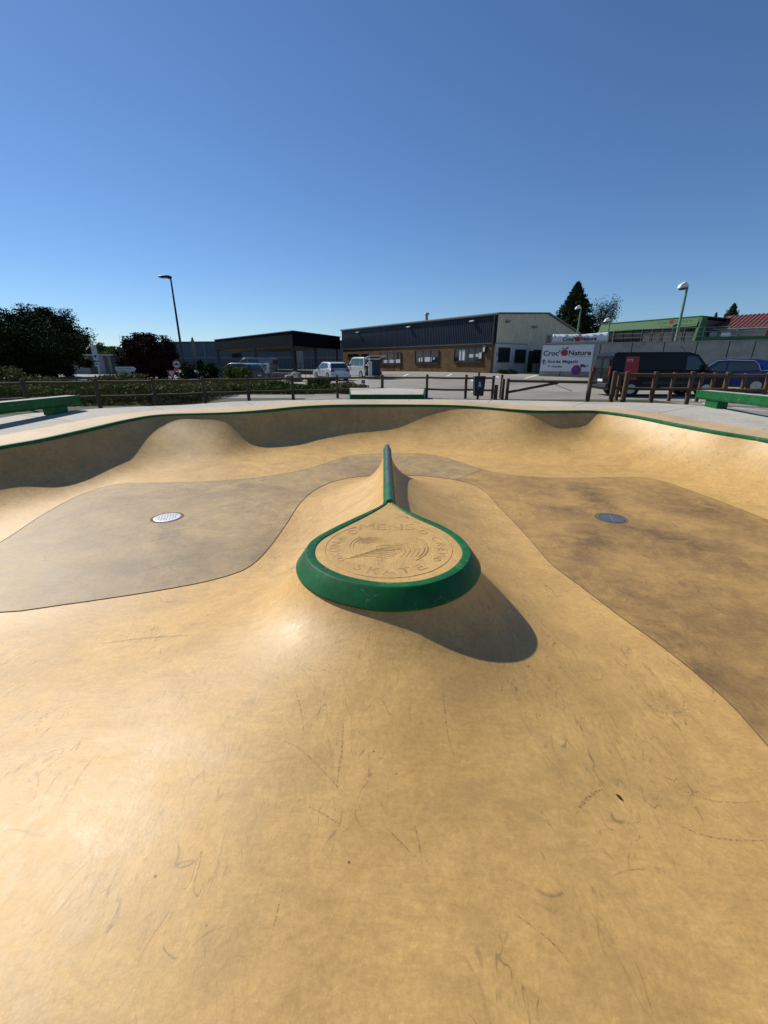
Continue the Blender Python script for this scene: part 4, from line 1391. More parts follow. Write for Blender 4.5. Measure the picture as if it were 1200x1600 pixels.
# ---- long blue grey warehouse behind the canopy
W0 = Vector((-3.0, 98, 0)); W1 = Vector((-62.0, 108.0, 0))
zt = at_range(300, 535.5, 104).z
wh = thing('grey_warehouse', 'long plain blue grey metal warehouse behind the open shelter', 'building', (W0.x, W0.y, 0), math.atan2(W1.y - W0.y, W1.x - W0.x))
Lw = (W1 - W0).length
mb = MB(); mb.span((0, -12, -0.5), (Lw, 0, zt)); mb.build('wall', M['grey_siding'], wh)
mb = MB(); mb.span((-0.1, -12.1, zt), (Lw + 0.1, 0.15, zt + 0.3)); mb.build('roof_trim', M['roof_edge'], wh)
mb = MB(); mb.span((-0.05, 0.001, 2.2), (Lw, 0.05, 2.45)); mb.build('wall_band', M['grey_metal'], wh)
for px, py in ((366, 554.5), (374, 554.5)):
    xw, zw_ = on_plane(px, py, W0, (W1 - W0).normalized())
    mb = MB(); mb.span((xw - 0.6, 0.002, zw_ - 0.6), (xw + 0.6, 0.06, zw_ + 0.6)); o = mb.build('window', M['glass'], wh)
    mb = MB(); mb.span((xw - 0.7, 0.061, zw_ + 0.55), (xw + 0.7, 0.12, zw_ + 0.68)); mb.build('frame', M['grey_metal'], o)
xw, _ = on_plane(468, 570, W0, (W1 - W0).normalized())
mb = MB(); mb.span((xw - 1.0, 0.002, -0.4), (xw + 1.0, 0.08, 5.2)); mb.build('door', M['roof_light'], wh)
for px in (268, 322):
    xw, _ = on_plane(px, 560, W0, (W1 - W0).normalized())
    mb = MB(); mb.tube([(xw, 0.12, -0.4), (xw, 0.12, zt)], 0.12, 8); mb.build('downpipe', M['grey_metal'], wh)

# ---- small shuttered building at the far left
S0 = at_range(132, 590, 60); S1 = at_range(200, 590, 58)
sb = thing('low_house', 'low grey house half hidden between the big tree and the red leaved tree', 'building', (S1.x, S1.y, 0), math.atan2(S0.y - S1.y, S0.x - S1.x))
Ls = (S0 - S1).length + 3
zs = at_range(150, 556, 58).z
mb = MB(); mb.span((0, -7, -0.5), (Ls, 0, zs)); mb.build('wall', M['conc_wall'], sb)
mb = MB(); mb.span((-0.3, -7.3, zs), (Ls + 0.3, 0.5, zs + 0.22)); mb.build('roof', M['roof_light'], sb)
for u0, u1 in ((1.0, 2.2), (4.6, 5.9)):
    mb = MB(); mb.span((u0, 0.003, 0.0), (u1, 0.05, 2.4)); w_ = mb.build('shutter_door', M['dark_metal'], sb)
    mb = MB(); mb.span((u0 - 0.12, 0.003, -0.1), (u0 - 0.003, 0.09, 2.5)); mb.build('frame', M['grey_metal'], w_)
mb = MB(); mb.span((2.9, 0.003, -0.3), (4.2, 0.5, zs - 0.05)); mb.build('pillar', M['blue_grey'] if 'blue_grey' in M else M['grey_metal'], sb)

# ================================================================== RETAINING WALL, TERRACE, STORE
A0 = Vector((14.6, 41.8, 0)); Ad = Vector((14.1, -8.3, 0)).normalized(); An = Vector((Ad.y, -Ad.x, 0))   # An faces the viewer
zwt = at_range(927, 537, 39.9).z
rw = thing('retaining_wall', 'grey precast concrete retaining wall below the green store', 'wall', (A0.x, A0.y, 0), math.atan2(Ad.y, Ad.x))
jx = [0.0]
for px in (880, 938, 987, 1037, 1088, 1138, 1178): 
    jx.append(on_plane(px, 545, A0, Ad)[0])
while jx[-1] < 34: jx.append(jx[-1] + 2.7)
for a, b in zip(jx[:-1], jx[1:]):
    mb = MB(); mb.span((a + 0.03, -0.02 , -0.3), (b - 0.03, 0.25, zwt)); mb.build('panel', M['conc_wall'], rw, bevel=0.015)
mb = MB(); mb.span((0, 0.08, -0.3), (jx[-1], 0.4, zwt - 0.05)); mb.build('core', M['dark_metal'], rw)
mb = MB(); mb.span((-0.02, -0.06, zwt + 0.003), (jx[-1], 0.32, zwt + 0.07)); mb.build('cap', M['conc_wall'], rw)
tz = zwt - 0.06
ta = A0 + Vector((0, 0.45, 0)); tb_ = A0 + Ad * jx[-1] + Vector((0.4, 0.5, 0))
mb = MB(); mb.add([(A0.x + 0.15, A0.y + 0.45, tz), (tb_.x, tb_.y, tz), (150, 30, tz), (150, 130, tz), (A0.x + 25, 130, tz), (A0.x + 8, 60, tz)], [(0, 1, 2, 3, 4, 5)])
ter = mb.build('terrace', M['asphalt']); tag(ter, 'raised store terrace behind the retaining wall', kind='structure')
mb = MB(); mb.add([(A0.x + 0.15, A0.y + 0.45, tz), (A0.x + 8, 60, tz), (A0.x + 25, 130, tz), (A0.x + 0.15, A0.y + 0.45, -0.3), (A0.x + 8, 60, -0.3), (A0.x + 25, 130, -0.3)], [(0, 1, 4, 3), (1, 2, 5, 4)])
mb.build('terrace_flank', M['conc_wall'], ter)

def apple(mb, c, s, fm, mi=0, mleaf=1):
    """round fruit with a bite and a leaf; fm(u, v, w) places it"""
    pts = []
    for k in range(40):
        a = 2 * math.pi * k / 40
        r = 1 + 0.10 * math.cos(2 * a) * (1 if math.sin(a) > 0 else 0.3) - 0.16 * math.exp(-((a - math.pi / 2) / 0.35) ** 2) - 0.10 * math.exp(-((a - 3 * math.pi / 2) / 0.3) ** 2)
        x, y = r * math.cos(a), 0.98 * r * math.sin(a)
        if (x - 1.12) ** 2 + (y - 0.12) ** 2 < 0.13: 
            ang = math.atan2(y - 0.12, x - 1.12); x, y = 1.12 + 0.36 * math.cos(ang) , 0.12 + 0.36 * math.sin(ang)
        pts.append((c[0] + x * s, c[1] + y * s))
    mb.prism(pts, fm, 0.0, 0.012, mi)
    lf1 = [(0, 0.75), (0.12, 1.15), (0.5, 1.55), (1.0, 1.62), (0.75, 1.2), (0.35, 0.95)]
    lf2 = [(0, 0.8), (-0.15, 1.1), (-0.55, 1.35), (-0.95, 1.35), (-0.7, 1.05), (-0.3, 0.9)]
    for l in (lf1, lf2):
        mb.prism([(c[0] + x * s, c[1] + y * s) for x, y in l], fm, 0.002, 0.014, mleaf)

# ---- store sign on the wall end
def wl(px, py): return on_plane(px, py, A0, Ad)
sgx0, _ = wl(847, 560); sgx1, _ = wl(926, 560)
sgz1 = wl(886, 539.5)[1]; sgz0 = wl(886, 580.3)[1]
sg = thing('store_sign', 'large white store board with red apple and shop name on the wall', 'sign', (A0.x, A0.y, 0), math.atan2(Ad.y, Ad.x))
mb = MB(); mb.span((sgx0, -0.12, sgz0), (sgx1, -0.06, sgz1)); mb.build('board', M['white'], sg)
mb = MB(); mb.span((sgx0 - 0.06, -0.125, sgz0 - 0.05), (sgx0 - 0.002, -0.05, sgz1 + 0.05)); mb.span((sgx0, -0.125, sgz1 + 0.002), (sgx1, -0.05, sgz1 + 0.05)); mb.build('frame', M['galv'], sg)
tm = MB()
def put(body, px0, px1, pyb, pyt, mbx=None, yoff=-0.1215, bold=0.0, mi=0, plane=wl):
    """text fitted between two sight lines on the wall"""
    own = MB()
    if mbx is None: mbx = tm
    home = mbx; mbx = own
    x0, _ = plane(px0, (pyb + pyt) / 2); x1, _ = plane(px1, (pyb + pyt) / 2)
    zb_ = plane((px0 + px1) / 2, pyb)[1]; zt_ = plane((px0 + px1) / 2, pyt)[1]
    vs, fs = text_mesh(body, 1.0, 0.0, 0.0, 0.03 if bold else 0.0)
    ax0 = min(v.x for v in vs); ax1 = max(v.x for v in vs); ay0 = min(v.y for v in vs); ay1 = max(v.y for v in vs)
    for off in (0,):
        mbx.add([((v.x - ax0) / (ax1 - ax0) * (x1 - x0) + x0 + off, yoff - 0.001 * (off > 0) - 0.002 * (off < 0), (v.y - ay0) / (ay1 - ay0) * (zt_ - zb_) + zb_) for v in vs], fs, mi)
    own.build('lettering', M['black'], sg if plane is wl else bn)
put("Croc'", 849.5, 875.5, 556, 547.5, bold=0.05)
put('Nature', 889, 924, 555.5, 547, bold=0.05)
put('Votre magasin Bio', 889, 923.5, 558.6, 556.6)
put('Entrée Magasin', 856.5, 903.5, 568.8, 562.2, bold=0.03)
put('Clientèle', 861.5, 878, 574.2, 570.8, bold=0.02)
put('P', 856.8, 859.8, 574, 570.8, bold=0.02)
put('40 m', 848.4, 853.8, 569.8, 568.2)
ap = MB(); ax_, az_ = wl(882.5, 551.3)
apple(ap, (ax_, az_), 0.30, lambda u, v, w: (u, -0.122 - w, v))
ap.build('apple_logo', [M['red'], M['black']], sg)
ar = MB()
a0_, b0_ = wl(850.5, 561)
ar.prism([(a0_ - 0.2, b0_ - 0.25), (a0_, b0_ - 0.0), (a0_ + 0.2, b0_ - 0.25), (a0_ + 0.14, b0_ - 0.3), (a0_ + 0.03, b0_ - 0.16), (a0_ + 0.03, b0_ - 0.38), (a0_ + 0.17, b0_ - 0.38), (a0_ + 0.17, b0_ - 0.44), (a0_ - 0.04, b0_ - 0.44), (a0_ - 0.04, b0_ - 0.16), (a0_ - 0.15, b0_ - 0.3)], lambda u, v, w: (u, -0.1215 - w, v), 0, 0.004)
ar.build('arrow', M['black'], sg)
tr = MB(); u_, v_ = wl(911, 571.5)
tr.prism([(u_ - 0.2, v_ + 0.12), (u_ + 0.12, v_ + 0.12), (u_ + 0.12, v_ + 0.05), (u_ + 0.24, v_ + 0.04), (u_ + 0.28, v_ - 0.08), (u_ - 0.2, v_ - 0.08)], lambda u, v, w: (u, -0.1215 - w, v), 0, 0.004)
for dx in (-0.08, 0.17): tr.lathe([(0.055, 0), (0.055, 0.004)], 12, m=Matrix.Translation((u_ + dx, -0.1215, v_ - 0.1)) @ Matrix.Rotation(R(90), 4, 'X'))
u2_, v2_ = wl(918.5, 571.5)
tr.prism([(u2_ - 0.05, v2_ + 0.1), (u2_ + 0.09, v2_), (u2_ - 0.05, v2_ - 0.1)], lambda u, v, w: (u, -0.1215 - w, v), 0, 0.004)
tr.build('lorry_symbol', M['black'], sg)

# ---- banner on the terrace railing
b0p = A0 + Ad * 0.0 + Vector((0.2, 0.7, 0))
bnd = Ad
def bl(px, py): return on_plane(px, py, b0p, bnd)
bn = thing('shop_banner', 'white cloth banner with shop name hung above the store board', 'banner', (b0p.x, b0p.y, 0), math.atan2(bnd.y, bnd.x))
bx0, bx1 = bl(863.5, 528)[0], bl(950, 528)[0]
mb = MB(); vs = []; nseg = 40
for i in range(nseg + 1):
    f_ = i / nseg; x = bx0 + (bx1 - bx0) * f_
    px_ = 863.5 + (950 - 863.5) * f_
    zt_ = bl(px_, 522.3 - 3.8 * max(0, f_ - 0.55) / 0.45)[1]; zb_ = bl(px_, 535.6)[1]
    wv = 0.02 * math.sin(f_ * 24) + 0.015 * math.sin(f_ * 51)
    for zz in (zb_, (zb_ + zt_) / 2, zt_): vs.append((x, wv * (1.0 if zz != zt_ else 0.4), zz))
fs = [(3 * i + j, 3 * i + j + 1, 3 * (i + 1) + j + 1, 3 * (i + 1) + j) for i in range(nseg) for j in range(2)]
mb.add(vs, fs)
o = mb.build('cloth', M['white'], bn, smooth=True)
sm_ = o.modifiers.new('thickness', 'SOLIDIFY'); sm_.thickness = 0.01
tb2 = MB()
put("Croc'", 879.5, 898, 533, 526.5, tb2, -0.06, 0.03, plane=bl); put('Nature', 908, 932.5, 532, 526.3, tb2, -0.06, 0.03, plane=bl); put('votre magasin bio', 907, 947, 535.2, 533.8, tb2, -0.06, 0.0, plane=bl)
ap = MB(); ax_, az_ = bl(902.7, 529.7); apple(ap, (ax_, az_), 0.24, lambda u, v, w: (u, -0.06 - w, v)); ap.build('apple_logo', [M['red'], M['black']], bn)
for fx in (bx0, (bx0 + bx1) / 2, bx1):
    mb = MB(); mb.tube([(fx, 0.08, tz), (fx, 0.08, bl(900, 521.5)[1])], 0.03, 6); mb.build('post', M['pole_green'], bn)
lb = MB(); lx0, lx1 = bl(852.5, 530)[0], bl(862, 530)[0]
lb.span((lx0, 0, bl(857, 536)[1]), (lx1, 0.05, bl(857, 523)[1])); lbo = lb.build('notice_board', M['grey_metal'], bn)
for k_ in range(4):
    mb = MB(); z_ = bl(857, 525.5 + k_ * 2.6)[1]; mb.span((lx0 + 0.12, -0.012, z_ - 0.07), (lx1 - 0.12, -0.002, z_)); mb.build('notice_line', M['black'], lbo)

# ---- railing on the wall
rl = thing('terrace_railing', 'thin green metal railing along the top of the retaining wall', 'railing', (A0.x, A0.y, 0), math.atan2(Ad.y, Ad.x))
xr0 = wl(957, 530)[0]
for k_ in range(0, 12):
    x = xr0 + k_ * 2.1
    mb = MB(); mb.tube([(x, 0.2, zwt + 0.05), (x, 0.2, zwt + 1.05)], 0.03, 6); mb.build('post', M['grey_metal'], rl)
for h_ in (0.4, 0.72, 1.04):
    mb = MB(); mb.tube([(xr0, 0.2, zwt + h_), (xr0 + 23, 0.2, zwt + h_)], 0.022, 6); mb.build('rail', M['grey_metal'], rl)
kb = MB(); x0_ = wl(1098, 530)[0]; kb.span((x0_, 0.02, zwt + 0.075), (x0_ + 20, 0.16, zwt + 0.32)); kb.build('green_kerb', M['green_fascia'], rl)
for (a, b, c, d, m_) in ((1109, 1121, 518.5, 527, 'blue_sign'), (1127, 1142, 519.5, 526.5, 'white'), (1197, 1206, 515, 527, 'red')):
    xa, xb = wl(a, 522)[0], wl(b, 522)[0]
    mb = MB(); mb.span((xa, 0.12, wl(b, d)[1]), (xb, 0.15, wl(b, c)[1])); mb.build('sign_panel', M[m_] if m_ != 'blue_sign' else M['grey_metal'], rl)

# ---- green fronted store
G1 = Vector((37.8, 55, 0)); zg = at_range(1098, 495, 55).z
Gl_t = (at_range(945, 507, 1.0).z - CAM_H); Gy = (zg - CAM_H) / Gl_t; gp_ = at_range(945, 507, Gy); G0 = Vector((gp_.x, gp_.y, 0))
Gd = (G1 - G0).normalized(); Lg = (G1 - G0).length
gs = thing('green_store', 'store with bright green fascia and a row of tall windows', 'building', (G0.x, G0.y, tz), math.atan2(Gd.y, Gd.x))
zg -= tz
def gl(px, py): t_, z_ = on_plane(px, py, G0, Gd); return t_, z_ - tz
zf = gl(1075, 511)[1]
mb = MB(); mb.span((0, 0.4, 0), (Lg, 14, zg - 0.3)); mb.build('wall', M['dark_metal'], gs)
mb = MB(); mb.prism([(-0.9, zf), (0.42, zf), (0.42, zg), (-0.5, zg)], lambda u, v, w: (w, u, v), -0.2, Lg); mb.build('fascia', M['green_fascia'], gs)
mb = MB(); mb.prism([(-0.55, zg), (14, zg), (14, zg + 0.1), (-0.55, zg + 0.1)], lambda u, v, w: (w, u, v), -0.25, Lg + 0.2); mb.build('roof', M['green_fascia'], gs)
mb = MB(); mb.prism([(-1.4, 0.0), (1.5, 0.0), (0.6, zg), (-0.5, zg)], lambda u, v, w: (w, u, v), Lg + 0.01, Lg + 0.3); mb.build('side_fin', M['green_fascia'], gs)
nw = 9
for k_ in range(nw):
    a = 0.3 + k_ * (Lg - 0.7) / nw; b = a + (Lg - 0.7) / nw - 0.18
    mb = MB(); mb.span((a, 0.34, 0.5), (b, 0.39, zf - 0.15)); w_ = mb.build('window', M['glass'], gs)
    mb = MB(); mb.span((b + 0.002, 0.28, 0.4), (b + 0.17, 0.41, zf)); mb.build('frame', M['grey_metal'] if k_ > 3 else M['dark_metal'], w_)
    if k_ > 3:
        mb = MB(); mb.span((a + 0.1, 0.315, 1.0), (b - 0.1, 0.335, 2.0)); mb.build('poster', M['conc_wall'], w_)
st = MB()
def gput(body, px0, px1, pyb, pyt):
    st = MB()
    vs, fs = text_mesh(body, 1.0, 0.0, 0.0)
    x0, z0 = gl(px0, pyb); x1, z1 = gl(px1, pyt)
    ax0 = min(v.x for v in vs); ax1 = max(v.x for v in vs); ay0 = min(v.y for v in vs); ay1 = max(v.y for v in vs)
    z0 = gl((px0 + px1) / 2, pyb)[1]; z1 = gl((px0 + px1) / 2, pyt)[1]
    st.add([((v.x - ax0) / (ax1 - ax0) * (x1 - x0) + x0, -1.0, (v.y - ay0) / (ay1 - ay0) * (z1 - z0) + z0) for v in vs], fs)
    st.build('lettering', M['dark_green'], gs)
gput("Croc'", 1034, 1051, 506.8, 502.4); gput('Nature', 1062, 1089, 504.3, 500.0)
ap = MB(); ax_, az_ = gl(1056.5, 503.5); apple(ap, (ax_, az_), 0.30, lambda u, v, w: (u, -1.0 - w, v)); ap.build('apple_logo', [M['red'], M['dark_green']], gs)

# ---- red roofed building
E0 = at_range(1117, 514.7, 56); ze = E0.z
tr_ = at_range(1200, 510.9, 1.0).z - CAM_H; Ye = (ze - CAM_H) / tr_
E1 = at_range(1200, 510.9, Ye)
Ed = (Vector((E1.x - E0.x, E1.y - E0.y, 0))).normalized()
rb = thing('red_roofed_building', 'low building with ribbed red sheet roof at the right edge', 'building', (E0.x, E0.y, tz), math.atan2(Ed.y, Ed.x))
Lr = (E1 - E0).length * 2.2
ze2 = ze - tz
mb = MB(); mb.span((0.3, 0.5, 0), (Lr, 9, ze2)); mb.build('wall', M['roof_light'], rb)
dpt, rise = 5.5, 1.75
mb = MB(); mb.add([(0, 0, ze2), (Lr, 0, ze2), (Lr, dpt, ze2 + rise), (-0.4, dpt, ze2 + rise), (0, 0, ze2 + 0.1), (Lr, 0, ze2 + 0.1), (Lr, dpt, ze2 + rise + 0.1), (-0.4, dpt, ze2 + rise + 0.1)], [(0, 1, 2, 3), (4, 5, 6, 7), (0, 1, 5, 4), (1, 2, 6, 5), (2, 3, 7, 6), (3, 0, 4, 7)])
rfo = mb.build('roof', M['red_roof'], rb)
xr = 0.2
while xr < Lr - 0.3:
    mb = MB(); h_ = 0.09
    mb.add([(xr, -0.02, ze2 + 0.1), (xr + 0.14, -0.02, ze2 + 0.1), (xr + 0.14, dpt, ze2 + rise + 0.1), (xr, dpt, ze2 + rise + 0.1), (xr + 0.03, -0.02, ze2 + 0.1 + h_), (xr + 0.11, -0.02, ze2 + 0.1 + h_), (xr + 0.11, dpt, ze2 + rise + 0.1 + h_), (xr + 0.03, dpt, ze2 + rise + 0.1 + h_)], [(0, 1, 2, 3), (4, 5, 6, 7), (0, 1, 5, 4), (1, 2, 6, 5), (2, 3, 7, 6), (3, 0, 4, 7)])
    mb.build('roof_rib', M['red_roof'], rfo)
    xr += 0.42
mb = MB(); mb.span((-0.1, -0.14, ze2 - 0.08), (Lr, -0.005, ze2 + 0.06)); mb.build('gutter', M['roof_light'], rb)

# ================================================================== LAMPS AND SIGNS
def street_lamp(label, px, py_top, Y, arm=0.9, r=0.075):
    tp = at_range(px, py_top, Y)
    t = thing('street_lamp', label, 'street lamp', (tp.x, Y, -0.08))
    h = tp.z + 0.08
    mb = MB(); mb.tube([(0, 0, 0), (0, 0, h * 0.5), (0, 0, h)], [r * 1.3, r, r * 0.7], 10); mb.build('pole', M['dark_metal'], t, smooth=True)
    mb = MB(); mb.tube([(0, 0, h - 0.06), (-0.25, 0, h)], r * 0.6, 8); mb.build('arm', M['dark_metal'], t)
    mb = MB()
    for i, (x, wy, zt_, zb_) in enumerate(((0.06, .08, .08, -.04), (-0.1, .14, .12, -.05), (-0.55, .17, .13, -.04), (-arm, .06, .05, 0.0))):
        pass
    secs = [(0.08, .06, .06, -.05), (-0.1, .14, .13, -.06), (-0.5, .18, .15, -.05), (-0.8, .13, .10, -.02), (-arm - .08, .03, .04, 0.0)]
    vs = []; n = 10
    for x, wy, zt_, zb_ in secs:
        for k in range(n):
            a = 2 * math.pi * k / n
            z = zt_ * max(0, math.sin(a)) + zb_ * max(0, -math.sin(a))
            vs.append((x, wy * math.cos(a), h + z + 0.03))
    fs = [(i * n + k, i * n + (k + 1) % n, (i + 1) * n + (k + 1) % n, (i + 1) * n + k) for i in range(len(secs) - 1) for k in range(n)] + [tuple(range(n)), tuple((len(secs) - 1) * n + k for k in range(n))]
    mb.add(vs, fs); hd = mb.build('lamp_head', M['dark_metal'], t, smooth=True)
    mb = MB(); mb.box((-0.4, 0, h - 0.022), (0.5, 0.22, 0.015)); mb.build('lamp_lens', M['poster'], hd)
    return t
street_lamp('tall dark street lamp standing alone right of the red leaved tree', 266.5, 434, 33.0, arm=0.75)
street_lamp('dark street lamp head poking out above the big left trees', 32, 484.5, 52.0, arm=0.9)

def flood_lamp(label, pxb, pxt, py_top, Y, zbase, r=0.07, head=0.5):
    tp = at_range(pxt, py_top, Y); bx = tp.x
    t = thing('flood_lamp_post', label, 'lamp', (bx, Y, zbase))
    h = tp.z - zbase
    mb = MB(); mb.tube([(0, 0, 0), (0, 0, h * .6), (0, 0, h)], [r * 1.15, r, r * .85], 10); mb.build('pole', M['pole_green'], t, smooth=True)
    mb = MB(); mb.tube([(0, 0, h - 0.03), (-head * .5, -0.05, h + 0.02)], r * 0.5, 6); mb.build('bracket', M['pole_green'], t)
    mb = MB(); s = head
    mb.prism([(-1.15, -0.32), (-0.95, 0.12), (-0.45, 0.42), (-0.1, 0.10), (-0.05, -0.18)], lambda u, v, w: (u * s, w, h + v * s), -0.3 * s, 0.3 * s)
    hd = mb.build('lamp_head', M['lamp_white'], t, bevel=0.02)
    mb = MB(); mb.prism([(-1.0, -0.35), (-0.2, -0.22), (-0.35, -0.5), (-0.8, -0.55)], lambda u, v, w: (u * s, w, h + v * s), -0.2 * s, 0.2 * s); mb.build('lamp_glass', M['dark_metal'], hd)
    return t
pW = A0 + Ad * wl(1059, 534)[0]
flood_lamp('tall pale green lamp post with white head in front of the green store', 1058.5, 1074.5, 446, pW.y + 0.5, zwt - 0.06, 0.10, 0.62)
flood_lamp('green lamp post with white head rising in front of the tall conifer', 903.6, 908, 480.5, 46.5, tz, 0.075, 0.5)
flood_lamp('short green lamp post with white head at the banner end beside the store', 951, 953.5, 500, 44.5, tz, 0.075, 0.5)

def post_sign(name, label, px, py_top, Y, r=0.035, zb=-0.08, mat=None):
    tp = at_range(px, py_top, Y)
    t = thing(name, label, 'sign', (tp.x, Y, zb))
    h = tp.z - zb
    mb = MB(); mb.tube([(0, 0.04, 0), (0, 0.04, h)], r, 8); mb.build('pole', mat or M['grey_metal'], t)
    return t, h
def size_at(px_size, Y): return px_size / FPX * Y / 1.05
disc_m = lambda x, y, z: Matrix.Translation((x, y, z)) @ Matrix.Rotation(R(90), 4, 'X')
# no motor vehicles + give way on one pole
t, h = post_sign('traffic_sign', 'pole with round red ringed sign over an inverted triangle sign', 275, 562, 26.0)
rd = size_at(6.8, 26)
mb = MB(); mb.lathe([(rd, 0), (rd, 0.02)], 28, m=disc_m(0, 0, h - rd)); pl = mb.build('round_plate', M['red'], t)
mb = MB(); mb.lathe([(rd * .74, 0), (rd * .74, 0.004)], 28, m=disc_m(0, -0.021, h - rd)); mb.build('round_face', M['poster'], pl)
mb = MB(); zc_ = h - rd
mb.prism([(-.5, -.18), (.5, -.18), (.5, .05), (.3, .1), (.2, .3), (-.2, .3), (-.3, .1), (-.5, .05)], lambda u, v, w: (u * rd, -0.026 - w, zc_ + v * rd), 0, 0.003); mb.build('car_symbol', M['black'], pl)
tw = size_at(8.2, 26); zt_ = h - 2 * rd - 0.06
x_o = at_range(268, 580, 26).x - t.location.x
mb = MB(); mb.prism([(-tw, 0), (tw, 0), (0, -tw * 1.75)], lambda u, v, w: (u + x_o, w, zt_ + v), -0.02, 0.0); pl = mb.build('triangle_plate', M['red'], t)
mb = MB(); mb.prism([(-tw * .62, -tw * .2), (tw * .62, -tw * .2), (0, -tw * 1.3)], lambda u, v, w: (u + x_o, w, zt_ + v), -0.026, -0.021); mb.build('triangle_face', M['poster'], pl)
# round sign seen almost from its edge
t, h = post_sign('traffic_sign', 'round traffic sign seen nearly edge on at the top of a thin pole', 300, 527, 27.0, 0.035, -0.08, M['dark_metal'])
rd = size_at(18, 27); M['olive'] = simple('sign_back_olive', (0.11, 0.10, 0.065), 0.6)
mm = Matrix.Translation((0, 0, h - rd)) @ Matrix.Rotation(R(105), 4, 'Z') @ Matrix.Rotation(R(90), 4, 'X')
mb = MB(); mb.lathe([(rd * .96, -0.025), (rd, -0.02), (rd, 0.02), (rd * .96, 0.025)], 32, m=mm); pl = mb.build('round_plate', M['olive'], t)
mb = MB(); mb.box((0, 0, h - 2 * rd - 0.18), (0.05, 0.42, 0.32), R(15)); mb.build('small_plate', M['dark_metal'], t)
# info sign at the left
t, h = post_sign('bus_stop_sign', 'tall narrow white and blue sign on a pale pole beside the big tree', 146, 541, 24.0, 0.04, -0.08, M['galv'])
w_, hh = size_at(4.0, 24), size_at(20, 24)
mb = MB(); mb.span((-w_, -0.03, h - hh), (w_, 0.0, h)); pl = mb.build('panel', M['poster'], t)
mb = MB(); mb.lathe([(w_ * .5, 0), (w_ * .5, 0.004)], 16, m=disc_m(0, -0.031, h - hh * .72)); mb.build('emblem', M['blue_sign'], pl)
mb = MB(); mb.span((-w_ * .95, -0.031, h - hh - size_at(2.4, 24)), (w_ * .95, -0.0, h - hh - size_at(1.2, 24))); mb.build('stripe', M['blue_sign'], t)
mb = MB(); mb.span((-w_ * .9, -0.03, h - hh - size_at(9, 24)), (w_ * .9, 0.0, h - hh - size_at(3.2, 24))); p2 = mb.build('lower_panel', M['poster'], t)
mb = MB(); mb.span((-w_ * .6, -0.034, h - hh - size_at(6.4, 24)), (w_ * .6, -0.031, h - hh - size_at(5, 24))); mb.build('symbol', M['black'], p2)
# direction arrow board
t, h = post_sign('direction_sign', 'white arrow shaped direction board pointing right above the shrubs', 199, 573, 23.0, 0.03)
x0, x1 = at_range(181, 577, 23).x - t.location.x, at_range(213, 577, 23).x - t.location.x
a, b = size_at(7.2, 23), 0.0
mb = MB(); mb.prism([(x0, h - a), (x1 - .14, h - a), (x1, h - a / 2), (x1 - .14, h), (x0, h)], lambda u, v, w: (u, w, v), -0.03, 0.0); ab = mb.build('arrow_board', M['poster'], t)
mb = MB(); mb.span((x0 + .08, -0.036, h - a * .42), (x1 - .25, -0.031, h - a * .3)); mb.span((x0 + .08, -0.036, h - a * .78), (x0 + .5, -0.031, h - a * .66)); mb.build('lettering', M['grey_metal'], ab)
mb = MB(); mb.span((x0 + .04, -0.03, h - a - .14), (x1 - .3, 0, h - a - .03)); mb.build('lower_board', M['poster'], t)
# no parking sign on the wall board
pn = wl(900, 578.5); Yn = (A0 + Ad * pn[0]).y - 1.2
pp_ = at_range(900, 578.5, Yn)
t = thing('no_parking_sign', 'round blue sign with red ring standing in front of the store board', 'sign', (pp_.x, Yn, 0))
rd = size_at(7.8, Yn)
mb = MB(); mb.tube([(0, 0.05, 0.1), (0, 0.05, pp_.z)], 0.04, 8); mb.build('pole', M['grey_metal'], t)
mb = MB(); mb.lathe([(rd, 0), (rd, 0.02)], 28, m=disc_m(0, 0, pp_.z)); pl = mb.build('plate', M['red'], t)
mb = MB(); mb.lathe([(rd * .82, 0), (rd * .82, 0.004)], 28, m=disc_m(0, -0.021, pp_.z)); mb.build('face', M['blue_sign'], pl)
mb = MB(); mb.box((0, -0.029, pp_.z), (rd * 1.55, 0.004, rd * .16), ry=R(45)); mb.build('bar', M['red'], pl)
# small blue sign by the pad
t, h = post_sign('parking_sign', 'small blue and white square sign on a thin post behind the low pad', 567.5, 593.5, 24.0, 0.02, -0.08, M['galv'])
s_ = size_at(2.8, 24)
mb = MB(); mb.span((-s_, -0.02, h - 2 * s_), (s_, 0, h)); pl = mb.build('plate', M['blue_sign'], t)
mb = MB(); add_text(mb, 'P', s_ * 1.9, Matrix.Translation((0, -0.022, h - s_)) @ Matrix.Rotation(R(90), 4, 'X')); mb.build('lettering', M['white'], pl)
# small white board near the edge on sign
t, h = post_sign('notice_board', 'small white notice board low in the planting below the edge on sign', 303, 592, 23.0, 0.02)
mb = MB(); x0 = at_range(296, 595, 23).x - t.location.x; x1 = at_range(311, 595, 23).x - t.location.x
mb.span((x0, -0.02, h - size_at(6, 23)), (x1, 0, h)); mb.build('plate', M['white'], t)
# stop-like square plate behind the fence
t, h = post_sign('plain_sign', 'plain grey brown plate on a dark post left of the dark teal car', 339, 571, 30.0, 0.03, -0.08, M['dark_metal'])
x0 = at_range(331, 575, 30).x - t.location.x; x1 = at_range(347, 575, 30).x - t.location.x
mb = MB(); mb.span((x0, -0.02, h - size_at(8.5, 30)), (x1, 0, h)); mb.build('plate', M['olive'], t)

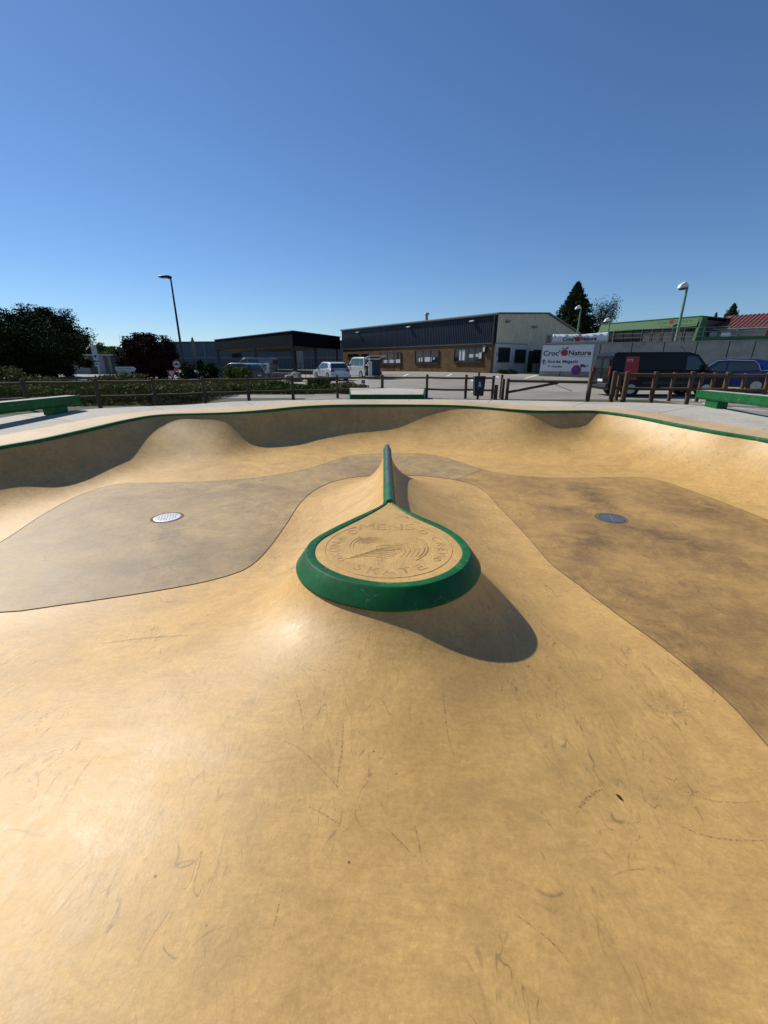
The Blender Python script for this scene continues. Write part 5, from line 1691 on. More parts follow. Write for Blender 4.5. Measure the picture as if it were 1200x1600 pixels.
# ---- things under and around the canopy
q0 = at_range(399.5, 584, 40); q1 = at_range(420, 567, 40)
bn2 = thing('cloth_banner', 'white cloth banner with dark scrawl tied to a railing by the shelter', 'banner', (q0.x, 40, 0))
mb = MB(); n = 16; vs = []
for i in range(n + 1):
    f_ = i / n; x = (q1.x - q0.x) * f_
    for j in range(6):
        g_ = j / 5
        vs.append((x + 0.02 * math.sin(g_ * 9), 0.035 * math.sin(f_ * 9 + g_ * 5) + 0.02 * math.sin(f_ * 21), q0.z + (q1.z - q0.z) * g_ - 0.04 * math.sin(f_ * math.pi) * (g_ > .9)))
mb.add(vs, [(i * 6 + j, i * 6 + j + 1, (i + 1) * 6 + j + 1, (i + 1) * 6 + j) for i in range(n) for j in range(5)])
o = mb.build('cloth', M['white'], bn2, smooth=True); o.modifiers.new('thickness', 'SOLIDIFY').thickness = 0.008
mb = MB(); W_, H_ = q1.x - q0.x, q1.z - q0.z
for pts in ([(.12, .72), (.3, .62), (.48, .74), (.7, .78), (.85, .72)], [(.2, .6), (.32, .5), (.5, .45)], [(.25, .15), (.45, .35), (.6, .6), (.75, .7)], [(.5, .1), (.62, .3), (.8, .58)], [(.12, .1), (.22, .3), (.28, .45)]):
    mb.tube([(u * W_, -0.07, q0.z + v * H_) for u, v in pts], 0.035, 5)
mb.build('scrawl', M['black'], bn2)
rl2 = thing('metal_railing', 'dark metal railing fence in front of the open shelter', 'railing', (at_range(345, 590, 42).x, 42, 0))
xa = rl2.location.x; xb = at_range(485, 590, 46).x
for k_ in range(0, 19):
    f_ = k_ / 18; x = (xb - xa) * f_; y = 4 * f_
    mb = MB(); mb.tube([(x, y, -0.1), (x, y, 1.35)], 0.025, 6); mb.build('post', M['dark_metal'], rl2)
for z_ in (0.35, 0.85, 1.33):
    mb = MB(); mb.tube([(0, 0, z_), (xb - xa, 4, z_)], 0.022, 6); mb.build('rail', M['dark_metal'], rl2)
lw0, lw1 = at_range(398, 590, 39), at_range(462, 590, 41)
lw = thing('low_stone_wall', 'low rough stone wall under the cloth banner', 'wall', (lw0.x, 39, 0), math.atan2(2, lw1.x - lw0.x))
L_ = math.hypot(lw1.x - lw0.x, 2); rgs = random.Random(4)
for row in range(2):
    x = 0.0
    while x < L_:
        w_ = rgs.uniform(0.35, 0.7)
        mb = MB(); mb.box((x + w_ / 2, rgs.uniform(-.03, .03), 0.12 + row * 0.3), (w_ - 0.03, 0.4, 0.28), rgs.uniform(-.03, .03)); mb.build('stone', M['stone'], lw, bevel=0.04)
        x += w_
def boulder(label, px, py, Y, s):
    p = at_range(px, py, Y); bm = bmesh.new(); bmesh.ops.create_icosphere(bm, subdivisions=3, radius=s)
    for v in bm.verts:
        v.co *= 1 + 0.18 * math.sin(v.co.x * 5 / s + 1) * math.cos(v.co.y * 4 / s) + 0.1 * math.sin(v.co.z * 7 / s + v.co.x * 3 / s); v.co.z *= 0.6
    me = bpy.data.meshes.new('boulder'); bm.to_mesh(me); bm.free(); me.materials.append(M['stone'])
    for f_ in me.polygons: f_.use_smooth = True
    o = bpy.data.objects.new('boulder', me); col.objects.link(o); o.location = (p.x, Y, 0.25 * s)
    tag(o, label, 'rock')
boulder('pale rounded boulder at the right end of the low stone wall', 459, 588, 36, 0.75)

# ================================================================== VEHICLES
def vehicle(name, label, cat, loc, rz, L, W, H, body, roof, paintm, wheels, wr, windows, screens, lamps, extras=None):
    """local x forward, y left. body/roof: side outlines (x, z); half width narrows above the beltline"""
    t = thing(name, label, cat, loc, rz)
    belt = max(z for x, z in roof if z <= roof[0][1] + 1e-6)
    def hw(z):
        if z <= belt: return W / 2 - 0.03 * max(0, (0.45 - z) / 0.45)
        return W / 2 - 0.01 - (z - belt) / (H - belt) * (0.17 if cat == 'car' else 0.09)
    def shell(poly, inset=0.0):
        mb = MB(); n = len(poly)
        vs = [(x, hw(z) - inset, z) for x, z in poly] + [(x, -hw(z) + inset, z) for x, z in poly]
        mb.add(vs, [tuple(range(n)), tuple(range(n, 2 * n))[::-1]] + [(i, (i + 1) % n, n + (i + 1) % n, n + i) for i in range(n)])
        return mb
    # wheel arches cut into the lower outline
    low = [p for p in body]
    b = shell(low); b.build('body', paintm, t, smooth=True, bevel=0.05, seg=3)
    r_ = shell(roof, 0.012); r_.build('cabin', paintm, t, smooth=True, bevel=0.04, seg=3)
    for poly in windows:
        for s in (1, -1):
            mb = MB(); n = len(poly)
            mb.add([(x, s * (hw(z) + 0.004), z) for x, z in poly] + [(x, s * (hw(z) - 0.03), z) for x, z in poly], [tuple(range(n)), tuple(range(n, 2 * n))[::-1]] + [(i, (i + 1) % n, n + (i + 1) % n, n + i) for i in range(n)])
            mb.build('window', M['glass_car'], t)
    for nm, (x0, z0), (x1, z1) in screens:
        mb = MB(); d = Vector((x1 - x0, 0, z1 - z0)).normalized(); nx, nz = -d.z, d.x
        if nm == 'windscreen' : sg_ = 1
        else: sg_ = -1
        # push outwards
        ox, oz = (abs(nx) * (1 if nm == 'windscreen' else -1)) * 0.02, abs(nz) * 0.02
        y0, y1 = hw(z0) - 0.10, hw(z1) - 0.10
        mb.add([(x0 + ox, y0, z0 + oz), (x0 + ox, -y0, z0 + oz), (x1 + ox, -y1, z1 + oz), (x1 + ox, y1, z1 + oz), (x0 - ox, y0, z0 - oz), (x0 - ox, -y0, z0 - oz), (x1 - ox, -y1, z1 - oz), (x1 - ox, y1, z1 - oz)], [(0, 1, 2, 3), (4, 5, 6, 7), (0, 1, 5, 4), (1, 2, 6, 5), (2, 3, 7, 6), (3, 0, 4, 7)])
        mb.build(nm, M['glass_car'], t)
    for wx in wheels:
        for s in (1, -1):
            m_ = Matrix.Translation((wx, s * (W / 2 - 0.11), wr)) @ Matrix.Rotation(R(90), 4, 'X')
            # dark arch
            mb = MB(); mb.lathe([(wr * 1.16, -0.105), (wr * 1.16, 0.118)], 24, m=Matrix.Translation((wx, s * (W / 2 - 0.105), wr * 1.02)) @ Matrix.Rotation(R(90), 4, 'X')); mb.build('wheel_arch', M['rubber'], t)
            mb = MB(); mb.lathe([(wr * .62, -0.125), (wr * .93, -0.125), (wr, -0.08), (wr, 0.08), (wr * .93, 0.125), (wr * .62, 0.125)], 24, m=m_); wh_ = mb.build('wheel', M['rubber'], t, smooth=True)
            mb = MB(); mb.lathe([(wr * .60, -0.128), (wr * .64, -0.132), (wr * .64, 0.132), (wr * .60, 0.128)], 20, m=m_)
            for k_ in range(5):
                a = k_ * 2 * math.pi / 5
                mb.box((wx + math.cos(a) * wr * .32, s * (W / 2 + 0.012), wr + math.sin(a) * wr * .32), (wr * .62, 0.02, wr * .17), ry=-a)
            mb.build('rim', M['rim'], wh_)
    for nm, x, y, z, sx, sy, sz, m_ in lamps:
        for s in (1, -1):
            mb = MB(); mb.box((x, s * y, z), (sx, sy, sz)); mb.build(nm, M[m_], t, bevel=0.015)
    return t, hw
def arch(body, wheels, wr):
    """insert wheel openings along the sill of a clockwise outline given top part"""
    return body
def hatch(name, label, loc, rz, paintm, L=4.1, W=1.76, H=1.47, suv=0.0):
    z0 = 0.2 + suv * .08; bl_ = 0.88 + suv * .12
    body = [(-L / 2, 0.35), (-L / 2 + .02, z0), (L / 2 - .1, z0), (L / 2, 0.36), (L / 2 - .03, 0.62 + suv * .1), (L / 2 - .25, 0.76 + suv * .14), (L / 2 - 1.05, bl_ + .03), (-L / 2 + .25, bl_ + .08), (-L / 2 + .03, bl_ - .05)]
    roof = [(L / 2 - 1.1, bl_), (L / 2 - 1.75, H - .05), (L / 2 - 2.1, H), (-L / 2 + .95, H - .015), (-L / 2 + .45, H - .10), (-L / 2 + .10, bl_ + .02)]
    wins = [[(L / 2 - 1.32, bl_ + .06), (L / 2 - 1.84, H - .11), (L / 2 - 2.28, H - .09), (L / 2 - 2.28, bl_ + .06)], [(L / 2 - 2.34, bl_ + .06), (L / 2 - 2.34, H - .09), (-L / 2 + .98, H - .12), (-L / 2 + .72, bl_ + .12)]]
    scr = [('windscreen', (L / 2 - 1.13, bl_ + .03), (L / 2 - 1.74, H - .07)), ('rear_window', (-L / 2 + .15, bl_ + .12), (-L / 2 + .42, H - .13))]
    lamps = [('headlight', L / 2 - .14, W / 2 - .28, 0.66 + suv * .1, .2, .34, .15, 'head_lamp'), ('tail_light', -L / 2 + .06, W / 2 - .2, bl_ - .08, .12, .3, .2, 'tail_red'), ('mirror', L / 2 - 1.35, W / 2 + .07, bl_ + .1, .14, .18, .13, 'dark_metal'), ('door_handle', -.25, W / 2 + .008, bl_ - .1, .16, .03, .03, 'chrome')]
    wr_ = 0.31 + suv * .05
    t, hw = vehicle(name, label, 'car', loc, rz, L, W, H, body, roof, paintm, (L / 2 - .82, -L / 2 + .72), wr_, wins, scr, lamps)
    for xx, nm in ((-L / 2 + .04, 'rear_bumper'), (L / 2 - .03, 'front_bumper')):
        mb = MB(); mb.box((xx, 0, 0.38), (.16, W * .9, .26)); mb.build(nm, M['dark_metal'] if suv else paintm, t, bevel=0.05)
    mb = MB(); mb.box((-L / 2 - .045, 0, 0.5 if not suv else .62), (.02, .5, .11)); mb.build('number_plate', M['white'], t)
    mb = MB(); mb.span((-L / 2 + .8, W / 2 + .001, z0), (L / 2 - 1.1, W / 2 + .012, z0 + .12)); mb.build('sill', M['dark_metal'], t)
    for s in (1, -1):
        for xd_ in (L / 2 - 2.31, L / 2 - 1.22):
            mb = MB(); mb.box((xd_, s * (W / 2 + .001), .6), (.012, .008, .55)); mb.build('door_gap', M['black'], t)
    return t, hw
def place(px, Y): p = at_range(px, 585, Y); return (p.x, Y, ground_z(p.x, Y) + 0.005)
hd = math.atan2(0.87, -0.5)
hatch('parked_car', 'silver hatchback seen from behind, parked left of the person in white', place(517, 38.5), hd, M['car_silver'])
# silver minivan with the tailgate up
L, W, H = 4.4, 1.8, 1.82
mvx = place(566, 41.5)
t, hw = vehicle('parked_minivan', 'silver minivan with its tailgate raised beside the person in white', 'minivan', mvx, hd, L, W, H,
    [(-L / 2, .4), (-L / 2 + .03, .22), (L / 2 - .1, .22), (L / 2, .4), (L / 2 - .05, .75), (L / 2 - .4, .92), (L / 2 - .95, 1.05), (-L / 2 + .05, 1.08)],
    [(L / 2 - .95, 1.02), (L / 2 - 1.7, H - .06), (L / 2 - 2.1, H), (-L / 2 + .25, H - .02), (-L / 2 + .08, 1.02)], M['car_silver'], (L / 2 - .85, -L / 2 + .75), .32,
    [[(L / 2 - 1.25, 1.1), (L / 2 - 1.78, H - .14), (L / 2 - 2.15, H - .12), (L / 2 - 2.15, 1.1)], [(L / 2 - 2.22, 1.1), (L / 2 - 2.22, H - .12), (-L / 2 + 1.1, H - .13), (-L / 2 + 1.1, 1.1)], [(-L / 2 + 1.03, 1.1), (-L / 2 + 1.03, H - .13), (-L / 2 + .4, H - .15), (-L / 2 + .3, 1.1)]],
    [('windscreen', (L / 2 - 1.0, 1.07), (L / 2 - 1.68, H - .09))],
    [('tail_light', -L / 2 + .05, W / 2 - .08, 1.05, .1, .14, .4, 'tail_red'), ('headlight', L / 2 - .14, W / 2 - .25, .78, .2, .3, .2, 'head_lamp'), ('mirror', L / 2 - 1.3, W / 2 + .07, 1.15, .14, .18, .15, 'dark_metal')])
mb = MB(); mb.box((-L / 2 - .02, 0, .95), (.1, W * .78, 1.3)); mb.build('boot_opening', M['black'], t)
mb = MB(); mb.prism([(-L / 2 + .1, H - .05), (-L / 2 - .85, H + .12), (-L / 2 - .85, H + .05), (-L / 2 + .1, H - .14)], lambda u, v, w: (u, w, v), -W * .44, W * .44); tg = mb.build('tailgate', M['car_silver'], t, bevel=.02)
mb = MB(); mb.prism([(-L / 2 - .1, H - .105), (-L / 2 - .6, H - .015), (-L / 2 - .6, H - .025), (-L / 2 - .1, H - .115)], lambda u, v, w: (u, w, v), -W * .36, W * .36); mb.build('tailgate_window', M['glass_car'], tg)
mb = MB(); mb.box((-L / 2 - .02, 0, .42), (.16, W * .92, .24)); mb.build('rear_bumper', M['dark_metal'], t, bevel=.04)

def van(name, label, loc, rz, paintm, L=5.3, W=1.92, H=1.97, panel=False, rear_glass=True):
    body = [(-L / 2, .45), (-L / 2 + .03, .28), (L / 2 - .1, .26), (L / 2, .42), (L / 2 - .02, .85), (L / 2 - .2, 1.0), (L / 2 - .85, 1.16), (-L / 2 + .02, 1.2)]
    roof = [(L / 2 - .85, 1.15), (L / 2 - 1.55, H - .10), (L / 2 - 1.95, H - .01), (L / 2 - 2.4, H), (-L / 2 + .25, H - .01), (-L / 2 + .06, H - .12), (-L / 2 + .015, 1.15)]
    wins = [[(L / 2 - 1.12, 1.2), (L / 2 - 1.62, H - .2), (L / 2 - 2.05, H - .17), (L / 2 - 2.05, 1.2)]]
    if rear_glass: wins += [[(L / 2 - 2.3, 1.22), (L / 2 - 2.3, H - .17), (L / 2 - 3.5, H - .17), (L / 2 - 3.5, 1.22)]]
    lamps = [('headlight', L / 2 - .12, W / 2 - .22, .85, .24, .3, .24, 'head_lamp'), ('tail_light', -L / 2 + .0, W / 2 - .09, 1.15, .07, .12, .4, 'tail_red'), ('mirror', L / 2 - 1.25, W / 2 + .1, 1.3, .12, .2, .26, 'dark_metal'), ('door_handle', L / 2 - 2.0, W / 2 + .008, 1.02, .2, .03, .05, 'chrome'), ('rear_hinge', -L / 2 - .012, W / 2 - .03, .8, .03, .05, .1, 'dark_metal')]
    t, hw = vehicle(name, label, 'van', loc, rz, L, W, H, body, roof, paintm, (L / 2 - .95, -L / 2 + 1.05), .34, wins, [('windscreen', (L / 2 - .9, 1.2), (L / 2 - 1.52, H - .13))], lamps)
    for s in (1, -1):
        mb = MB(); mb.prism([(s * .06, 1.25), (s * (W / 2 - .2), 1.25), (s * (W / 2 - .26), H - .3), (s * .06, H - .3)], lambda u, v, w: (w, u, v), -L / 2 - .012, -L / 2 + .14); mb.build('rear_window', M['glass_car'], t)
        mb = MB(); mb.box((L / 2 - 2.12, s * (W / 2 + .001), .8), (.014, .008, .8)); mb.build('door_gap', M['black'], t)
        mb = MB(); mb.box((.3, s * (W / 2 + .003), .62), (L * .55, .02, .12)); mb.build('side_moulding', M['dark_metal'], t)
    mb = MB(); mb.box((-L / 2 - .006, 0, 1.1), (.02, .012, 1.3)); mb.build('door_gap', M['black'], t)
    mb = MB(); mb.box((-L / 2 - .03, 0, .5), (.18, W * .96, .2)); mb.build('rear_bumper', M['dark_metal'], t, bevel=.04)
    mb = MB(); mb.box((-L / 2 - .125, -.3, .72), (.02, .5, .11)); mb.build('number_plate', M['white'], t)
    return t, hw
# black van along the fence, nose to the right
zv = ground_z(13, 21.4)
t, hw = van('black_van', 'black panel van with a red panel on its side behind the wooden posts', (13.25, 21.5, zv + .005), R(-1.5), M['car_black'], L=5.45, rear_glass=False)
xa_ = -5.45 / 2 + .62
for zlo, zhi, nm in ((.75, 1.18, 'red_panel'), (1.18, 1.78, 'red_panel')):
    mb = MB(); mb.add([(xa_, -(hw(zlo) + .006), zlo), (xa_ + .62, -(hw(zlo) + .006), zlo), (xa_ + .62, -(hw(zhi) + .006), zhi), (xa_, -(hw(zhi) + .006), zhi)], [(0, 1, 2, 3)]); mb.build(nm, M['red'], t)
mb = MB(); add_text(mb, "M'S", .2, Matrix.Translation((xa_ + .2, -(hw(1.6) + .014), 1.6)) @ Matrix.Rotation(R(86), 4, 'X'), depth=.002); mb.build('lettering', M['white'], t)
mb = MB(); mb.tube([(1.25, 0.2, 1.95), (0.95, 0.2, 2.25)], .012, 5); mb.build('aerial', M['dark_metal'], t)
# blue crossover, only its rear two thirds in view at the right edge
t, hw = hatch('parked_car', 'deep blue crossover with chrome window line at the right edge', (18.5, 24.2, ground_z(18.5, 24.2) + .005), R(140), M['car_blue'], L=4.4, W=1.84, H=1.68, suv=1.0)
L = 4.4; bl_ = 1.0; H = 1.68
for s in (1, -1):
    mb = MB(); mb.tube([(x, s * (hw(z) + .015), z) for x, z in ((L / 2 - 1.25, bl_ + .06), (L / 2 - 1.84, H - .09), (L / 2 - 2.3, H - .055), (-L / 2 + 1.05, H - .09), (-L / 2 + .85, H - .25), (-L / 2 + .68, bl_ + .10), (-L / 2 + .3, bl_ + .13))], .02, 6); mb.build('chrome_strip', M['chrome'], t)
    mb = MB(); mb.tube([(x, s * (hw(H) - .06), H + .03) for x in (-L / 2 + 1.0, 0, L / 2 - 2.0)], .02, 6); mb.build('roof_rail', M['chrome'], t)
# grey van and dark car by the shelter
p = at_range(397, 580, 52)
van('grey_van', 'dark grey van with pale bonnet parked under the open shelter', (p.x, 52.5, -.05), R(172), M['car_grey'], L=5.2)
p = at_range(369, 590, 36)
hatch('parked_car', 'dark teal car half hidden behind a yellow green bush by the shelter', (p.x, 36.5, -.05), R(160), M['car_teal'], H=1.45)

# ================================================================== PERSON
def person(label, loc, rz):
    t = thing('person', label, 'person', loc, rz)
    joints = {'pel': (0, 0, .92, .135), 'bel': (.01, 0, 1.08, .125), 'che': (.03, 0, 1.26, .145), 'nec': (.05, 0, 1.44, .07), 'hea': (.09, 0, 1.53, .065),
              'hl': (0, .09, .86, .10), 'kl': (.03, .10, .48, .068), 'al': (-.01, .10, .09, .048), 'tl': (.13, .11, .045, .035),
              'hr': (0, -.09, .86, .10), 'kr': (-.01, -.10, .48, .068), 'ar': (-.05, -.10, .09, .048), 'tr': (.10, -.11, .045, .035),
              'sl': (.03, .17, 1.39, .062), 'el': (.14, .22, 1.14, .046), 'wl': (.37, .17, 1.17, .034), 'fl': (.46, .15, 1.18, .03),
              'sr': (.03, -.17, 1.39, .062), 'er': (.12, -.22, 1.13, .046), 'wr': (.35, -.18, 1.10, .034), 'fr': (.44, -.16, 1.09, .03)}
    names = list(joints); idx_ = {k: i for i, k in enumerate(names)}
    ed = [('pel', 'bel'), ('bel', 'che'), ('che', 'nec'), ('nec', 'hea'), ('pel', 'hl'), ('hl', 'kl'), ('kl', 'al'), ('al', 'tl'), ('pel', 'hr'), ('hr', 'kr'), ('kr', 'ar'), ('ar', 'tr'), ('che', 'sl'), ('sl', 'el'), ('el', 'wl'), ('wl', 'fl'), ('che', 'sr'), ('sr', 'er'), ('er', 'wr'), ('wr', 'fr')]
    me = bpy.data.meshes.new('body'); me.from_pydata([joints[k][:3] for k in names], [(idx_[a], idx_[b]) for a, b in ed], [])
    o = bpy.data.objects.new('body', me); col.objects.link(o); o.parent = t
    md = o.modifiers.new('skin', 'SKIN'); md.use_smooth_shade = True
    sv = me.skin_vertices[0].data
    for i, k in enumerate(names):
        sv[i].radius = (joints[k][3], joints[k][3] * (1.15 if k in ('pel', 'bel', 'che') else 1))
        sv[i].use_root = (k == 'pel')
    o.modifiers.new('sub', 'SUBSURF').levels = 2; o.modifiers['sub'].render_levels = 2
    me.materials.append(M['cloth_white'])
    # head with face
    bm = bmesh.new(); bmesh.ops.create_uvsphere(bm, u_segments=20, v_segments=14, radius=1)
    for v in bm.verts:
        x, y, z = v.co
        v.co = Vector((x * .098 + (.022 * math.exp(-((z + .1) / .22) ** 2 - (y / .16) ** 2) if x > 0 else 0), y * (.074 - .012 * max(0, -z)), z * .115))
    me = bpy.data.meshes.new('head'); bm.to_mesh(me); bm.free(); me.materials.append(M['skin'])
    for f_ in me.polygons: f_.use_smooth = True
    h_ = bpy.data.objects.new('head', me); col.objects.link(h_); h_.parent = t; h_.location = (.10, 0, 1.60); h_.rotation_euler = (0, R(14), 0)
    for nm, pts, m_ in (('eye', ((.088, .03, .012), (.088, -.03, .012)), 'black'), ('ear', ((0, .075, 0), (0, -.075, 0)), 'skin')):
        for q_ in pts:
            mb = MB(); mb.lathe([(.004, -.012), (.012, 0), (.004, .012)], 8, m=Matrix.Translation(q_)); mb.build(nm, M[m_], h_)
    mb = MB(); mb.box((.092, 0, -.055), (.012, .04, .008)); mb.build('mouth', M['red'], h_)
    bm = bmesh.new(); bmesh.ops.create_uvsphere(bm, u_segments=18, v_segments=12, radius=1)
    for v in bm.verts:
        x, y, z = v.co; v.co = Vector((x * .104 - .016, y * .084, z * .118 + .014))
    bmesh.ops.delete(bm, geom=[v for v in bm.verts if (v.co.x > .035 and v.co.z < .06) or v.co.z < -.055], context='VERTS')
    me = bpy.data.meshes.new('hair'); bm.to_mesh(me); bm.free(); me.materials.append(M['poster'])
    o = bpy.data.objects.new('hair', me); col.objects.link(o); o.parent = h_
    # hands: palm and fingers
    for s, wp in ((1, (.46, .15, 1.18)), (-1, (.44, -.16, 1.09))):
        mb = MB(); mb.box((wp[0] + .035, wp[1], wp[2]), (.08, .075, .028)); hnd = mb.build('hand', M['skin'], t, bevel=.012)
        for k_ in range(4):
            y_ = wp[1] - .03 + k_ * .02; l_ = (.062, .075, .07, .055)[k_]
            mb = MB(); mb.tube([(wp[0] + .07, y_, wp[2]), (wp[0] + .07 + l_ * .55, y_, wp[2] - .006), (wp[0] + .07 + l_ * .85, y_, wp[2] - .032)], [.009, .008, .006], 6); mb.build('finger', M['skin'], hnd)
        mb = MB(); mb.tube([(wp[0] + .01, wp[1] - s * .035, wp[2]), (wp[0] + .045, wp[1] - s * .06, wp[2] - .01), (wp[0] + .075, wp[1] - s * .058, wp[2] - .02)], [.011, .010, .007], 6); mb.build('thumb', M['skin'], hnd)
    for s in (1, -1):
        xx = .04 if s > 0 else 0.01
        mb = MB(); mb.box((xx, s * .105, .045), (.27, .10, .085)); mb.build('shoe', M['dark_metal'], t, bevel=.03)
    return t
mv = Vector(mvx); fw = Vector((-0.5, 0.87, 0)); 
pp_ = at_range(578.5, 580, 38.2)
person('person in white clothes standing at the open back of the silver minivan', (pp_.x, 38.2, ground_z(pp_.x, 38.2) + .01), math.atan2(.8, -.6))

# ================================================================== PLANTS
def leaf_mesh(name, centres, size, mat, parent, rs, up=0.0, stretch=1.6):
    n = len(centres)
    c = np.asarray(centres)
    d1 = rs.normal(size=(n, 3)); d1[:, 2] += up
    d1 /= np.linalg.norm(d1, axis=1)[:, None]
    d2 = rs.normal(size=(n, 3)); d2 -= (d2 * d1).sum(1)[:, None] * d1
    d2 /= np.linalg.norm(d2, axis=1)[:, None]
    s = (size * rs.uniform(.6, 1.4, n))[:, None]
    a = c + d1 * s * stretch; b = c + d2 * s * .6; e = c - d1 * s * stretch * .7; f_ = c - d2 * s * .6
    vs = np.stack([a, b, e, f_], 1).reshape(-1, 3)
    me = bpy.data.meshes.new(name)
    me.from_pydata(vs.tolist(), [], np.arange(4 * n).reshape(n, 4).tolist())
    me.materials.append(mat)
    o = bpy.data.objects.new(name, me); col.objects.link(o); o.parent = parent
    return o
def crown_points(rs, n, rad, clumps=40, spread=.22, flat=0.0):
    """leaf positions gathered in clumps through an ellipsoid, thicker towards its skin"""
    u = rs.normal(size=(clumps, 3)); u /= np.linalg.norm(u, axis=1)[:, None]
    r = rs.uniform(.35, 1.0, clumps) ** .6
    cc = u * r[:, None]
    k = rs.integers(0, clumps, n)
    sp = spread * rs.uniform(.6, 1.4, clumps)
    p = cc[k] + np.clip(rs.normal(size=(n, 3)), -1.7, 1.7) * sp[k][:, None] * .6
    p[:, 2] = np.maximum(p[:, 2], -1.0 + flat)
    return p * np.array(rad)
def tree(name, label, loc, h, rad, zc_, n, size, mat, seed, cat='tree', clumps=60, trunk_r=.16, spread=.2, inner=True):
    rs = np.random.default_rng(seed)
    t = thing(name, label, cat, loc)
    mb = MB(); mb.tube([(0, 0, 0), (.05, .03, h * .25), (-.03, .02, zc_)], [trunk_r, trunk_r * .8, trunk_r * .5], 10)
    for k_ in range(7):
        a = k_ * 2.4; l = rs.uniform(.5, .85)
        z0_ = h * rs.uniform(.22, .45)
        mb.tube([(0, 0, z0_), (math.cos(a) * rad[0] * l * .5, math.sin(a) * rad[1] * l * .5, z0_ + (zc_ - z0_) * .6 + .2), (math.cos(a) * rad[0] * l, math.sin(a) * rad[1] * l, zc_ + rad[2] * .25)], [trunk_r * .5, trunk_r * .32, trunk_r * .1], 6)
    mb.build('trunk', M['bark'], t, smooth=True)
    p = crown_points(rs, n, rad, clumps, spread) + np.array((0, 0, zc_))
    if inner:
        q_ = crown_points(rs, n // 3, tuple(v * .72 for v in rad), clumps, .35) + np.array((0, 0, zc_))
        p = np.vstack([p, q_])
    p[:, 2] = np.maximum(p[:, 2], .05)
    leaf_mesh('crown', p, size, mat, t, rs)
    return t
def top_of(px, py, Y): return at_range(px, py, Y)
# big dark trees on the left
q_ = top_of(28, 487, 38); hh = q_.z
tree('broad_tree', 'broad dark green tree filling the left edge behind the fence', (q_.x - 1.8, 38, -.08), hh, (6.2, 4.5, hh * .52), hh * .5, 70000, .075, M['leaf_dark'], 1, clumps=130, trunk_r=.3, spread=.15)
q_ = top_of(88, 481, 47); hh = q_.z
tree('broad_tree', 'taller darker tree just right of the leftmost broad tree', (q_.x - 1.8, 47, -.08), hh, (3.9, 4.0, hh * .5), hh * .52, 56000, .08, M['leaf_dark'], 2, clumps=110, trunk_r=.3, spread=.15)
q_ = top_of(228, 523, 36); hh = q_.z
tree('red_leaved_tree', 'dark purple red bushy tree left of the lone street lamp', (q_.x, 36, -.08), hh, (2.25, 2.0, hh * .50), hh * .52, 34000, .055, M['leaf_red'], 3, clumps=80, trunk_r=.14, spread=.17)
for (px, py, Y, rx, sd, lab, m_) in ((163, 538, 90, 3.6, 5, 'pale green tree top seen over the low grey house', 'leaf_mid'), (183, 545, 84, 4.0, 6, 'yellow green tree just left of the red leaved tree, behind the low house', 'leaf_yellow'), (150, 545, 96, 3.5, 7, 'dark green tree top beside the tall narrow sign', 'leaf_dark')):
    q_ = top_of(px, py, Y); hh = q_.z
    tree('far_tree', lab, (q_.x, Y, -.1), hh, (rx, rx, hh * .45), hh * .58, 4500, .18, M[m_], sd, clumps=40, trunk_r=.2)
# conifer and the loose tree behind the store
def conifer(label, px, py, Y, width_px, n, seed, zbase, mat='needle'):
    rs = np.random.default_rng(seed)
    tp = at_range(px, py, Y); hh = tp.z - zbase
    t = thing('conifer_tree', label, 'tree', (tp.x, Y, zbase))
    mb = MB(); mb.tube([(0, 0, 0), (0, 0, hh * .6), (0, 0, hh * .98)], [hh * .022, hh * .012, .02], 8); mb.build('trunk', M['bark'], t, smooth=True)
    rad = width_px / FPX * Y / 1.09
    pts = []
    nb = 170
    bm_ = MB()
    for i in range(nb):
        f_ = (i + .5) / nb; z = hh * (.06 + .93 * f_ ** .85)
        a = i * 2.39996 + rs.uniform(-.3, .3); l = rad * (1 - f_ ** .85) ** .8 * rs.uniform(.65, 1.12) + .08
        m = int(n / nb * (0.35 + 1.3 * (1 - f_)))
        s = rs.uniform(.1, 1, m) ** .7
        droop = -.22 * s * l + .16 * s ** 3 * l
        w = .22 * l * (1 - s * .6) + .06
        x = np.cos(a) * s * l + rs.normal(size=m) * w * .7; y = np.sin(a) * s * l + rs.normal(size=m) * w * .7
        pts.append(np.stack([x, y, z + droop + rs.normal(size=m) * .09 * (1 + l * .3)], 1))
        bm_.tube([(0, 0, z), (math.cos(a) * l * .8, math.sin(a) * l * .8, z - .12 * l)], [.03, .01], 4)
    bm_.build('branches', M['bark'], t)
    leaf_mesh('crown', np.vstack(pts), .13 * hh / 10, M[mat], t, rs, stretch=2.0)
conifer('tall dark conifer behind the banner', 904, 441, 78, 50, 26000, 21, 2.5)
conifer('dark conifer top rising behind the red roof', 1148, 474, 110, 30, 9000, 22, 3)
conifer('tiny conifer tip left of the larger one above the red roof', 1120, 488, 120, 12, 2500, 23, 3)
q_ = top_of(950, 462, 74); hh = q_.z - 2.5
rs = np.random.default_rng(31)
t = thing('sparse_tree', 'thin half bare tree right of the tall conifer', 'tree', (q_.x, 74, 2.5))
mb = MB(); tips = []
mb.tube([(0, 0, 0), (.1, 0, hh * .35), (.05, 0, hh * .9)], [.18, .13, .02], 8)
